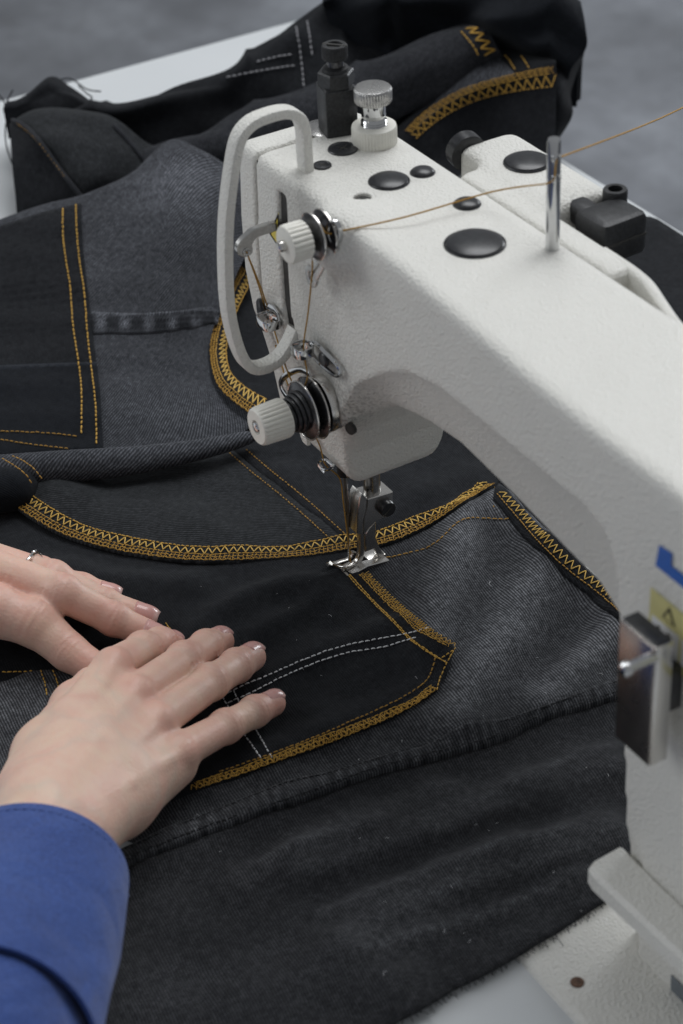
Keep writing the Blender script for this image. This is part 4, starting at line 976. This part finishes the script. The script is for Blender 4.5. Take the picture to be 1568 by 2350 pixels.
overlay(G_, [(-60, 840), (0, 838), (100, 834), (222, 830), (230, 900), (237, 1028), (-60, 1050)], 2.0, 'denim_navy', 'dark_pocket_panel', garment, wear_highlight=lambda V2: 9.*np.exp(-((V2[:, 1]-838+V2[:, 0]*.035)/4.)**2))
px_stitch(G_, [(144, 478), (146, 555), (161, 658), (168, 749), (179, 822), (187, 895), (187, 1002)], 'yellow_thread', off=2.7, length=3.4, gap=.8, r=.4)
px_stitch(G_, [(174, 469), (179, 566), (194, 676), (201, 767), (212, 859), (221, 950), (221, 1027)], 'yellow_thread', off=2.7, length=3.4, gap=.8, r=.4)
px_stitch(G_, [(-10, 989), (110, 994), (183, 1002)], 'dark_yellow_thread', off=2.7); px_stitch(G_, [(-10, 1007), (73, 1020), (168, 1031)], 'dark_yellow_thread', off=2.7)
wb = lambda V2: 1.4*np.clip(np.sin(V2[:, 0]*.115), -.3, 1)*np.exp(-((V2[:, 1]-742)/16)**2)+1.2*np.exp(-((V2[:, 1]-718+(V2[:, 0]-330)*.05*(V2[:, 0] > 330))/5)**2)-.4
overlay(G_, [(210, 714), (270, 718), (330, 719), (420, 712), (508, 698), (500, 740), (400, 755), (330, 763), (214, 764)], 1.5, 'denim_back', 'felled_seam', garment, 5., wb, 1.6)
# curved overlocked border of the back panel next to the guard
go = [(552, 610), (527, 660), (500, 722), (484, 780), (484, 830), (500, 884), (540, 925), (594, 962)]
gm = [(566, 622), (540, 670), (515, 728), (500, 785), (500, 828), (515, 870), (552, 908), (602, 940)]
gi_ = [(580, 634), (556, 680), (532, 735), (519, 786), (519, 825), (532, 860), (566, 890), (612, 916)]
rim = Patch([[(u, v, 13) for u, v in gi_], [(u, v, 14) for u, v in gm], [(u-3, v+2, 13) for u, v in go]], 5, back=False, noise=0)
rim.build('border_strip', 'denim_black', garment)
px_over(rim, go, gm, .7, 2.4, .22); px_zig(rim, [(u+4, v+1) for u, v in gm], gi_, 4.4, 'pale_yellow_thread', .32)
px_stitch(rim, [(u+2, v+2) for u, v in gi_], 'yellow_thread', 'zigzag_rail', 2.2, .3, .32)

# --- rolled folds ---------------------------------------------------------
def roll(name, path, mat, squash=.85, n=28, amp=1., seed=0., wear_highlight=0.):
    """thick fold of cloth lying along a path of (u, v, z, radius)"""
    P = np.array([[*at(u, v, z=z), r] for u, v, z, r in path]); P = resample(spline(P, 8), 3.); m = len(P); V = []; UV = []
    d = np.gradient(P[:, :3], axis=0); s = 0.
    for i in range(m):
        x, y, z = frame(d[i]); s += 3
        for k in range(n+1):
            a = 2*np.pi*k/n; r = P[i, 3]*(1+.06*amp*np.sin(2*a+s*.016+seed)+.05*amp*np.sin(s*.045+3*a+seed)+.035*amp*abs(np.sin(s*.03+a*2.5+seed))-.03*amp*abs(np.sin(s*.021-a*3.5+seed)))
            v = P[i, :3]+r*(x*np.cos(a)+y*np.sin(a)*squash); V.append(v); UV.append((s, r*a))
    F = [[i*(n+1)+k, i*(n+1)+k+1, (i+1)*(n+1)+k+1, (i+1)*(n+1)+k] for i in range(m-1) for k in range(n)]
    V = np.array(V); 
    for i, e in ((0, 0), (m-1, (m-1)*(n+1))):
        c = len(V); V = np.r_[V, [P[i, :3]]]; UV.append((0, 0)); F += [[e+k, e+k+1, c] if i else [e+k+1, e+k, c] for k in range(n)]
    V[:, 2] = np.maximum(V[:, 2], .6)
    return mesh_obj(name, V, F, mat, garment, uv=np.array(UV), attrs={'wear_highlight': np.full(len(V), wear_highlight)})
roll('rolled_fold', [(-110, 1100, 15, 10.5), (30, 1082, 14, 9.4), (150, 1070, 13.5, 8.6), (300, 1058, 13, 7.6), (420, 1040, 12.5, 6.2), (520, 1018, 12, 4.8), (572, 1004, 12, 3.6), (592, 1000, 12, 1.6)], 'denim_back', .9, amp=.6)
roll('dark_fold_end', [(-110, 1130, 13, 12), (-20, 1125, 13, 12), (40, 1122, 12, 11), (72, 1122, 11, 8), (86, 1122, 11, 3)], 'denim_navy', .9, amp=.4)
rp = Patch([[(-20, 1040, 24), (40, 1044, 24), (110, 1048, 23), (200, 1046, 22)], [(-20, 1075, 26), (40, 1076, 26), (110, 1074, 24), (200, 1068, 23)], [(-20, 1110, 22), (40, 1110, 22), (110, 1106, 19), (200, 1096, 18)]], 8, back=False, noise=0)
px_stitch(rp, [(5, 1052), (35, 1070), (60, 1090), (78, 1118)], 'dark_yellow_thread', off=2.); px_stitch(rp, [(28, 1046), (58, 1060), (84, 1082), (102, 1108)], 'dark_yellow_thread', off=2.)
# dark legs heaped behind
P1 = Patch([[(170, 252, 40), (307, 233, 46), (439, 193, 50), (527, 162, 54), (592, 118, 60), (658, 70, 66), (700, 45, 70), (760, 8, 76), (830, -20, 80)],
            [(172, 268, 39), (308, 250, 45), (440, 212, 49), (529, 182, 52), (596, 138, 59), (664, 92, 65), (708, 68, 68), (768, 34, 73), (838, 5, 77)],
            [(180, 300, 28), (310, 290, 32), (440, 260, 37), (530, 235, 38), (610, 190, 48), (680, 150, 52), (740, 120, 58), (800, 90, 60), (870, 60, 66)],
            [(200, 360, 12), (330, 350, 18), (450, 320, 22), (540, 290, 26), (620, 255, 32), (700, 225, 38), (770, 190, 44), (840, 150, 50), (920, 110, 54)]], 8, noise=.9, seed=3, crease=5.)
P1.build('folded_leg', 'denim_black', garment)
P2 = Patch([[(330, 345, 34), (382, 329, 40), (461, 307, 44), (527, 272, 48), (614, 237, 52), (700, 207, 56), (790, 172, 62), (900, 128, 68), (1000, 88, 72), (1065, 62, 74), (1110, 50, 74)],
            [(330, 362, 33), (386, 346, 39), (466, 324, 43), (533, 290, 47), (622, 256, 51), (708, 226, 55), (798, 191, 61), (906, 147, 67), (1006, 107, 71), (1074, 82, 73), (1122, 78, 72)],
            [(330, 400, 26), (400, 385, 30), (470, 365, 34), (540, 340, 38), (630, 305, 42), (720, 275, 46), (810, 240, 52), (910, 195, 58), (1010, 155, 62), (1085, 125, 64), (1145, 120, 62)],
            [(340, 470, 8), (410, 450, 10), (480, 430, 14), (560, 410, 18), (650, 380, 20), (740, 350, 24), (830, 310, 30), (930, 265, 36), (1030, 220, 42), (1110, 180, 46), (1165, 150, 50)]], 8, noise=.7, seed=6, crease=3.)
P2.build('folded_leg', 'denim_back_soft', garment)
P3 = Patch([[(740, 0, 86), (800, -30, 90), (900, -45, 95), (1050, -40, 98), (1180, -30, 96), (1280, -10, 92), (1335, 20, 84)],
            [(745, 20, 78), (800, 20, 80), (900, 5, 92), (1050, 5, 88), (1180, 0, 92), (1290, 30, 86), (1346, 70, 76)],
            [(760, 60, 68), (820, 70, 66), (915, 45, 80), (1050, 40, 76), (1130, 50, 84), (1225, 68, 76), (1345, 108, 66)],
            [(790, 110, 55), (850, 110, 56), (930, 100, 60), (1060, 80, 68), (1140, 98, 64), (1222, 112, 66), (1312, 158, 54)],
            [(820, 160, 42), (880, 150, 46), (950, 140, 50), (1070, 115, 56), (1150, 130, 50), (1228, 150, 48), (1302, 200, 40)]], 8, noise=1.4, seed=8, crease=8.)
P3.build('folded_leg', 'denim_navy', garment)
P4 = Patch([[(1230, 110, 62), (1290, 118, 60), (1342, 112, 54)], [(1245, 160, 52), (1290, 160, 52), (1328, 158, 46)], [(1250, 210, 40), (1285, 215, 44), (1310, 212, 38)], [(1250, 270, 28), (1285, 270, 30), (1314, 266, 26)], [(1250, 340, 10), (1272, 335, 10), (1284, 318, 8)]], 8, noise=.8, seed=2, crease=4.)
P4.build('hanging_fold', 'denim_black', garment)
# twisted end at the left
P5 = Patch([[(8, 250, 38), (55, 225, 44), (108, 186, 52), (150, 205, 48), (205, 242, 42)], [(10, 264, 34), (58, 244, 40), (112, 212, 47), (156, 228, 44), (210, 258, 39)], [(14, 285, 28), (62, 270, 33), (116, 255, 38), (165, 262, 36), (220, 285, 32)], [(20, 320, 18), (70, 310, 22), (120, 300, 26), (175, 305, 26), (228, 320, 22)]], 7, noise=.8, seed=5, crease=3.)
P5.build('twisted_fold', 'denim_black', garment)
TW = Patch([[(22, 285, 40), (70, 262, 46), (150, 258, 48), (225, 268, 46), (270, 290, 42), (330, 338, 34), (385, 350, 32)],
            [(24, 320, 36), (85, 315, 44), (150, 310, 46), (215, 322, 42), (270, 345, 38), (320, 375, 30), (360, 385, 27)],
            [(30, 400, 24), (110, 385, 30), (165, 385, 34), (215, 395, 32), (260, 405, 28), (300, 415, 24), (335, 415, 22)],
            [(38, 470, 10), (110, 460, 15), (160, 455, 18), (200, 450, 20), (250, 445, 18), (290, 440, 16), (320, 435, 14)],
            [(42, 508, 2), (110, 500, 4), (160, 490, 8), (200, 475, 12), (250, 462, 12), (290, 455, 10), (320, 450, 8)]], 8, noise=.8, seed=4)
TW.build('twisted_flap', 'denim_mid_cross', garment)
def cord(patch, L, r, mat, name, off=.8):
    P, _ = patch.lift(resample(spline(L, 6), 6.), off); MB().add(*sweep(P, circ(r, 8))).build(name, mat, garment, autos=None)
overlay(TW, [(22, 284), (40, 274), (78, 298), (118, 352), (160, 415), (200, 458), (180, 470), (120, 480), (40, 505)], 2.0, 'denim_black', 'dark_flap', garment, 6., T=2.)
cord(TW, [(30, 276), (62, 294), (100, 336), (140, 392), (190, 455)], 1.5, 'denim_back_soft', 'flap_hem', 2.6)
cord(TW, [(262, 288), (285, 312), (310, 340), (338, 372)], 1.5, 'denim_back_soft', 'flap_hem', 1.6)
px_stitch(TW, [(40, 284), (80, 318), (120, 368), (160, 422)], 'dark_yellow_thread', off=4.2, length=3., gap=1.8, r=.25)
# flap with bright zigzag hem behind the arm
FL = Patch([[(880, 330, 26), (950, 262, 36), (1020, 200, 46), (1080, 150, 54), (1145, 120, 58), (1210, 128, 60), (1276, 142, 60)],
            [(880, 370, 20), (945, 305, 30), (1020, 240, 40), (1090, 198, 48), (1170, 172, 53), (1225, 162, 56), (1277, 158, 57)],
            [(890, 400, 12), (960, 345, 20), (1030, 285, 28), (1100, 240, 36), (1175, 218, 42), (1230, 212, 45), (1277, 208, 46)],
            [(900, 430, 4), (980, 390, 8), (1040, 340, 14), (1110, 300, 22), (1180, 285, 28), (1232, 280, 30), (1276, 278, 31)],
            [(920, 460, 1), (1000, 440, 2), (1060, 400, 4), (1120, 370, 8), (1185, 360, 12), (1235, 355, 14), (1275, 352, 15)]], 8, noise=.5, seed=2)
FL.build('hemmed_flap', 'denim_black', garment)
overlay(FL, [(965, 268), (1025, 205), (1085, 155), (1142, 128), (1165, 150), (1185, 172), (1090, 205), (1020, 240), (958, 290)], .9, 'denim_back', 'grey_inset', garment, 6.)
za = [(930, 300), (968, 262), (1010, 232), (1060, 205), (1110, 188), (1170, 172), (1225, 160), (1276, 152)]
zm = [(944, 308), (980, 272), (1022, 243), (1070, 219), (1120, 203), (1176, 189), (1226, 178), (1276, 171)]
zb_ = [(955, 318), (994, 284), (1034, 258), (1082, 235), (1130, 220), (1182, 209), (1228, 203), (1276, 198)]
px_over(FL, za, zm, 1.6, 3.4, .22); px_zig(FL, zm, zb_, 5.8, 'yellow_thread', .33, 1.6); px_stitch(FL, zb_, 'yellow_thread', 'zigzag_rail', 2.8, .8, .30, 1.6)
for L in ([(1158, 126), (1170, 140), (1186, 166)], [(1196, 128), (1206, 142), (1216, 160)]): px_stitch(FL, L, 'yellow_thread', off=2.2, length=3.0, gap=.8, r=.36)
# short zigzag across the folded leg and pale double lines
for L in ([(680, 62), (688, 110), (694, 160), (698, 205)], [(705, 48), (712, 90), (718, 140)], [(520, 178), (580, 166), (640, 156), (682, 150)], [(590, 142), (640, 130), (680, 124)]): px_stitch(P1, L, 'grey_thread', off=1.2, length=3.6, gap=.9, r=.5)
px_zig(P2, [(1068, 66), (1086, 85), (1100, 106), (1112, 128)], [(1094, 60), (1112, 78), (1128, 100), (1142, 122)], 6., 'yellow_thread', .5, 1.4); px_stitch(P2, [(1058, 72), (1074, 90), (1090, 112), (1100, 134)], 'yellow_thread', off=1.4, length=3., gap=.7, r=.42)
# loose black thread ends at the far left corner
mb = MB()
for L in ([(120, 190, 40), (160, 180, 44), (200, 205, 40), (232, 210, 38)], [(180, 196, 41), (200, 215, 38), (212, 224, 36), (200, 234, 34)], [(10, 250, 30), (20, 225, 36), (30, 206, 40)], [(15, 252, 30), (8, 230, 36), (-5, 215, 40)], [(20, 255, 30), (40, 238, 34), (60, 226, 38)], [(18, 262, 28), (12, 300, 30), (16, 340, 24), (30, 380, 20)]):
    mb.add(*sweep(spline([at(u, v, z=z) for u, v, z in L], 6), circ(.5, 5)))
o = mb.build('loose_threads', 'black_thread', garment, autos=None); o['kind'] = 'stuff'
# dark cloth under the machine and hanging over the far edge
back_cloth = empty('denim_cloth', 'plain black denim cloth lying flat on the table behind the arm', 'cloth')
def Z_back(X, Y): return 2.2+.5*np.sin(X*.04)*np.sin(Y*.05+1)+0*X
panel('cloth_sheet', [(-240, 95), (-60, 108), (80, 110), (420, 112), (420, 322), (120, 321), (-190, 322), (-226, 250)], Z_back, 0, 'denim_black', back_cloth, 6., world=True)
def Z_under(X, Y): return .9+0*X
panel('under_layer', [(-330, -110), (-260, 160), (-150, 190), (60, 100), (60, 20), (-20, -10), (-60, -120)], Z_under, 0, 'denim_black', garment, 8., world=True, T=.8)

# ------------------------------------------------------------------ person: two hands and a blue cuff
person = empty('person', 'person in a blue sleeve pressing the denim flat with both hands', 'person')
def hand_mesh(chains, fat, name, label, h=1.0, knuckles=(), kblend=2.2, tendons=()):
    """chains: fingers as [(u, v, z, r)...] joints; fat: palm volumes; one continuous skin"""
    C3 = [[np.array([*at(u, v, z=z), r]) for u, v, z, r in c] for c in chains]; F3 = [[np.array([*at(u, v, z=z), r]) for u, v, z, r in c] for c in fat]
    T3 = [[np.array([*at(u, v, z=z), r]) for u, v, z, r in c] for c in tendons]
    allp = np.array([p for c in C3+F3 for p in c]); lo = (allp[:, :3]-allp[:, 3:]).min(0)-4; hi = (allp[:, :3]+allp[:, 3:]).max(0)+4
    def cone(x, y, z, a, b_):
        d = b_[:3]-a[:3]; L2 = float(d @ d)
        t = np.clip(((x-a[0])*d[0]+(y-a[1])*d[1]+(z-a[2])*d[2])/L2, 0, 1)
        return np.sqrt((x-a[0]-t*d[0])**2+(y-a[1]-t*d[1])**2+(z-a[2]-t*d[2])**2)-(a[3]+t*(b_[3]-a[3]))
    def fn(x, y, z):
        x, y, z = (q.astype(np.float32) for q in (x, y, z)); f = None
        for c in F3:
            for a, b_ in zip(c[:-1], c[1:]): q = cone(x, y, z, a, b_); f = q if f is None else smin(f, q, 6.5)
        for c in C3:
            g_ = None
            for a, b_ in zip(c[:-1], c[1:]): q = cone(x, y, z, a, b_); g_ = q if g_ is None else smin(g_, q, 2.5)
            for p in c[1:-1][:2]: g_ = smin(g_, np.sqrt((x-p[0])**2+(y-p[1])**2+(z-p[2]-.6)**2)-p[3]*1.03, 2.5)
            f = g_ if f is None else smin(f, g_, kblend)
        for c in T3:
            for a, b_ in zip(c[:-1], c[1:]): f = smin(f, cone(x, y, z, a, b_), 3.5)
        for p, r in knuckles: q = np.sqrt((x-p[0])**2+(y-p[1])**2+(z-p[2])**2)-r; f = smin(f, q, 3.5)
        return f
    V, F = nets(fn, lo, hi, h)
    flush = np.zeros(len(V)); crease = np.zeros(len(V))
    for c in C3:
        m_ = len(c)
        for j in range(1, m_-1):
            p = c[j]; d = unit(c[j+1][:3]-c[j-1][:3]); rel = V-p[:3]; s = rel @ d; rad = np.linalg.norm(rel-s[:, None]*d, axis=1); near = (rad < p[3]*1.5) & (np.abs(s) < 9)
            dors = np.clip((rel[:, 2])/p[3]+.3, 0, 1)
            for k_, a_ in zip((-3.6, -1.5, .6, 2.6), (.6, 1., .9, .5)): crease += near*dors*a_*np.exp(-((s-k_+.5*np.sin(rel[:, 0]*.5+k_))/.85)**2)
            flush = np.maximum(flush, .6*np.exp(-(np.linalg.norm(rel, axis=1)/(p[3]*1.25))**2))
        e = c[-1]; flush = np.maximum(flush, .62*np.exp(-(np.linalg.norm(V-e[:3], axis=1)/(e[3]*2.2))**2))
        for a_, b2 in zip(c[:-1], c[1:]):
            for q_ in (.3, .7): m0 = a_[:3]+(b2[:3]-a_[:3])*q_; flush = np.maximum(flush, .26*np.exp(-(np.linalg.norm(V-m0, axis=1)/(b2[3]*1.8))**2))
    for p, r in knuckles: flush = np.maximum(flush, .5*np.exp(-(np.linalg.norm(V-p, axis=1)/(r*1.5))**2))
    o = mesh_obj(name, V, F, 'skin', person, attrs={'flush': flush, 'crease': np.clip(crease, 0, 1)}); o['label'] = label
    return o, C3
def nail(hand, c, length=9.5, half=1.0, reach=.5, rollv=(0, 0, 1), back=6.2):
    a, b_ = c[-2], c[-1]; d = unit(b_[:3]-a[:3]); r = b_[3]*1.03; w_ = unit(np.cross(d, rollv)); n_ = np.cross(w_, d); V = []; F = []; tip = []
    nu, nv = 9, 10
    for j in range(nv):
        t = j/(nv-1); s = -back+t*(length); round_ = math.sqrt(max(0, 1-((t-.5)*2)**6*.45)); hug = math.sqrt(max(.05, 1-(max(0, s)/(r*1.28))**2)); drop = r*(1-hug)
        for i in range(nu):
            th = (i/(nu-1)*2-1)*half*round_; rr = r+.22-.35*abs(th/half)**4
            V.append(b_[:3]+d*s+w_*math.sin(th)*rr*.93+n_*(math.cos(th)*rr-drop)); tip.append(1. if t > .86 else 0.)
    for j in range(nv-1):
        for i in range(nu-1): F.append([j*nu+i, j*nu+i+1, (j+1)*nu+i+1, (j+1)*nu+i])
    m_ = len(V); V += [v-n_*.5 for v in V]; tip = tip*2; F = F+[[q+m_ for q in f[::-1]] for f in F]
    bd = [j*nu for j in range(nv)]+[(nv-1)*nu+i for i in range(1, nu)]+[j*nu+nu-1 for j in range(nv-2, -1, -1)]+[i for i in range(nu-2, 0, -1)]
    F += [[a_, b2, b2+m_, a_+m_] for a_, b2 in zip(bd, bd[1:]+bd[:1])]
    return mesh_obj('fingernail', V, F, 'nail', hand, attrs={'tip': tip})
# right hand
R_ch = [[(262, 1530, 37, 8.0), (330, 1492, 27, 7.4), (368, 1480, 17, 7.0), (392, 1480, 11.5, 6.4)],
        [(312, 1592, 37, 8.0), (424, 1516, 25, 7.5), (474, 1486, 16.5, 7.0), (504, 1472, 11.5, 6.5)],
        [(360, 1655, 33.5, 7.9), (484, 1566, 22.5, 7.3), (542, 1529, 15, 6.9), (577, 1508, 11, 6.4)],
        [(410, 1726, 26.5, 7.4), (518, 1668, 17.5, 6.6), (584, 1634, 12.5, 6.2), (625, 1614, 10, 5.7)]]
R_fat = [[(66, 1975, 52, 19), (97, 1865, 49, 16), (175, 1670, 43, 11), (255, 1541, 36, 8.8)],
         [(110, 1880, 50, 16), (220, 1710, 43, 11), (304, 1602, 35.6, 8.8)],
         [(135, 1900, 48, 16), (250, 1760, 40, 11), (350, 1665, 32.4, 8.6)],
         [(92, 1990, 48, 18), (150, 1920, 45, 15), (290, 1800, 34, 11.5), (400, 1733, 25.6, 8.0)],
         [(160, 1920, 40, 14), (270, 1838, 29, 13.5), (395, 1755, 19, 10)],
         [(75, 1830, 42, 15), (115, 1735, 34, 14), (180, 1625, 24, 10.5), (212, 1575, 16, 8.5)]]
kn = [(at(264, 1524, z=41), 6.8), (at(314, 1588, z=41), 6.6), (at(362, 1652, z=37), 6.4), (at(412, 1724, z=29.5), 5.8)]
rh_o, RC = hand_mesh(R_ch, R_fat, 'hand', 'right hand with fingers spread on the dark panel', knuckles=kn, tendons=[[(c[-3][0]+12, c[-3][1]-34, c[-3][2]+c[-3][3]-1.6, 1.6), (c[-2][0], c[-2][1], c[-2][2]+c[-2][3]-1.1, 1.8), (c[-1][0], c[-1][1], c[-1][2]+c[-1][3]-.9, 1.9)] for c in R_fat[:4]])
for c, rv, L_ in zip(RC, ((.1, -.1, 1), (0, 0, 1), (0, 0, 1), (0, 0, 1)), (8.5, 10, 10, 9)): nail(rh_o, c, L_, .82, rollv=rv, back=4.6)
# left hand
L_ch = [[(-60, 1288, 34, 9.0), (143, 1362, 31, 8.0), (262, 1422, 18, 6.9), (352, 1459, 11.5, 6.0)],
        [(-60, 1275, 29, 8.8), (122, 1330, 25.5, 7.9), (240, 1388, 15, 6.8), (332, 1416, 10.5, 5.9)],
        [(-60, 1272, 24, 8.4), (92, 1318, 19, 7.4), (188, 1352, 13, 6.5), (250, 1366, 10, 5.7)],
        [(-150, 1335, 34, 12), (-20, 1400, 29, 11.4), (82, 1430, 23.5, 10.2), (158, 1496, 15, 8.2), (222, 1537, 10.5, 7.2)]]
L_fat = [[(-1150, 1290, 80, 27), (-700, 1240, 62, 23), (-420, 1215, 46, 20), (-300, 1240, 40, 16), (-60, 1285, 33, 10.5)], [(-300, 1220, 38, 16), (-60, 1272, 28, 10)], [(-300, 1280, 36, 16), (-150, 1335, 32, 13)]]
lh_o, LC = hand_mesh(L_ch, L_fat, 'hand', 'left hand with fingers laid over the denim, partly under the right hand')
nail(lh_o, LC[0], 11.5, .9, rollv=(.25, .1, 1), back=4.8); nail(lh_o, LC[1], 11, .9, rollv=(.2, .1, 1), back=4.8); nail(lh_o, LC[2], 10, .9, rollv=(.2, .1, 1), back=4.4)

# cuff and sleeve
A_ = at(72, 2012, z=50); B_ = at(-105, 2430, z=80); axd = unit(B_-A_); LEN = 190.
def tube_cloth(name, prof, seed, parent, n=64, thick=1.6, squash=.88, flare=0., A_=A_, axd=axd):
    x, y, z = frame(axd); V = []; F = []; rows = prof+[(s_, r-thick) for s_, r in prof[::-1]]; m_ = len(rows)
    for s_, r in rows:
        for k_ in range(n):
            a = 2*np.pi*k_/n; kk = min(1., max(0, s_)/40); rr = r*(1+.030*math.sin(2*a+seed+s_*.012)+kk*.022*math.sin(3*a+s_*.035+seed)+kk*.010*math.sin(6*a+s_*.09)+kk*.006*math.sin(7*a-s_*.08+seed*2)+flare*(max(0, s_-35)/55)**2*(.5+.5*math.sin(a*2+seed*3)))
            c = A_+axd*s_; V.append(c+rr*(x*math.cos(a)+squash*y*math.sin(a))+axd*(2.*math.sin(a+seed)))
    for j in range(m_):
        for k_ in range(n): F.append([j*n+k_, j*n+(k_+1) % n, ((j+1) % m_)*n+(k_+1) % n, ((j+1) % m_)*n+k_])
    return mesh_obj(name, V, F, 'blue_cotton', parent, autos=60)
pr_ = lambda L: [tuple(p) for p in spline(np.array(L, float), 6)]
sleeve = tube_cloth('sleeve', pr_([(34, 33), (50, 35), (80, 37.4), (120, 38.6), (190, 40), (330, 46)]), 1.4, person); sleeve['label'] = 'blue cotton shirt sleeve of the right arm'
cuff = tube_cloth('cuff', pr_([(-1.5, 33.6), (0, 34.8), (3, 35.4), (20, 36.8), (45, 38.2), (70, 39.0), (96, 40.2), (99, 40.3)]), .3, person, thick=1.5, flare=.035); cuff['label'] = 'turned blue cotton cuff of the right arm'

la_, lb_ = at(-560, 1228, z=54), at(-1150, 1290, z=80); ld_ = unit(lb_-la_)
o = tube_cloth('sleeve', pr_([(20, 32), (60, 36), (120, 40), (260, 46)]), 2.1, person, A_=la_, axd=ld_); o['label'] = 'blue cotton shirt sleeve of the left arm'
tube_cloth('cuff', pr_([(-1.5, 32), (0, 33.4), (3, 34), (30, 36), (62, 39)]), 1.1, person, thick=1.8, A_=la_, axd=ld_)['label'] = 'blue cotton cuff of the left arm'
x, y, z = frame(axd); pts = []
for k_ in range(180):
    a = 2*np.pi*k_/180; s_ = 6.; rr = 35.7*(1+.030*math.sin(2*a+.3+s_*.012)); pts.append(A_+axd*s_+rr*(x*math.cos(a)+.88*y*math.sin(a))+axd*(2.*math.sin(a+.3)))
mb = MB(); D = resample(np.array(pts), .25); capsules(D[:-10:12], D[9::12][:len(D[:-10:12])], .28, mb); o = mb.build('hem_stitching', 'blue_thread', cuff, autos=None); o['kind'] = 'stuff'

# finger ring
ringo = empty('finger_ring', 'silver chevron ring on a finger of the left hand', 'ring')
a, b_ = LC[1][0], LC[1][1]; t_ = .72; c = a[:3]+(b_[:3]-a[:3])*t_; d = unit(b_[:3]-a[:3]); x, y, z = frame(d); rr = a[3]*1.04
mb = MB(); mb.add(*sweep([c+rr*(x*math.cos(q)+y*math.sin(q))+d*1.6*(abs(((q/(2*np.pi)*8) % 2)-1)-.5) for q in np.linspace(0, 2*np.pi, 64, endpoint=False)], rrect(1.1, 1.7, .3, 2), closed=True)); mb.build('band', 'silver', ringo)
for q in np.linspace(0, 2*np.pi, 16, endpoint=False):
    MB().add(*lathe([(.9, 0), (.9, .5), (.3, .9)], c+(rr+.5)*(x*math.cos(q)+y*math.sin(q))+d*1.6*(abs(((q/(2*np.pi)*8) % 2)-1)-.5), x*math.cos(q)+y*math.sin(q), 8)).build('stone', 'chrome', ringo)

# ------------------------------------------------------------------ needle thread
thread = empty('sewing_thread', 'ochre sewing thread running over the arm through the guides to the needle', 'thread')
def strand(pts, r=.33):
    return MB().add(*sweep(resample(spline(pts, 5), 2.), circ(r, 6))).build('strand', 'dark_yellow_thread', thread, autos=None)
pe = PIN+np.array([2.4, -.4, 37.5]); pe2 = PIN+np.array([2.6, -1.6, 29.5])
far = at(1700, 178, x=PIN[0]-150)
strand([far, (far+pe)/2-np.array([0, 0, 2.5]), pe]); strand([pe, PIN+np.array([2.9, -1.4, 33]), pe2, PIN+np.array([-.5, -3.0, 27])])
strand([PIN+np.array([-.5, -3.0, 27]), at(1130, 440, z=217), at(930, 498, z=213.5), EYELET+np.array([0, -.3, 0])])
disc_c = B0+AX*4
strand([EYELET, disc_c+np.array([6, 0, 3]), disc_c+np.array([0, 0, 5.5]), disc_c+np.array([-6, 0, 0]), at(717, 598, y=-37.), at(716, 634, y=-34.6), at(707, 720, y=-35), at(697, 798, y=-35.), at(706, 862, y=-34.), T0+AX*7+np.array([-3, 0, 9])])
strand([T0+AX*7+np.array([-8, 0, 4]), at(662, 858, y=-34), at(632, 765, x=-8), at(602, 668, x=-6), EYE])
strand([EYE, at(598, 668, x=-10), at(616, 738, x=-20), at(640, 815, x=-14), at(668, 900, y=-31), at(715, 985, y=-27), at(735, 1025, y=-20.5), at(747, 1066, y=-19.2), at(780, 1098, x=2), at(788, 1150, x=2.2), at(799, 1238, x=1.5), np.array([.8, 0, 9.]), np.array([0.6, 0, 1.8])])

# a little lint on the cloth
mb = MB()
for _ in range(46):
    u, v = rng.uniform(380, 1400), rng.uniform(1290, 2250); q = hits(Z_front, [(u, v)])[0]; p = np.array([*q, float(Z_front(q[:1], q[1:])[0])+1.75]); a = rng.uniform(0, 6.3); L = rng.gamma(2., .45)+.3
    d = np.array([math.cos(a), math.sin(a), 0]); e = np.array([-d[1], d[0], 0])*rng.normal()*.5
    mb.add(*sweep(spline([p, p+d*L*.5+e*L*.5+np.array([0, 0, .2]), p+d*L], 3), circ(.055, 4)))
o = mb.build('lint', 'white_thread', garment, autos=None); o['kind'] = 'stuff'
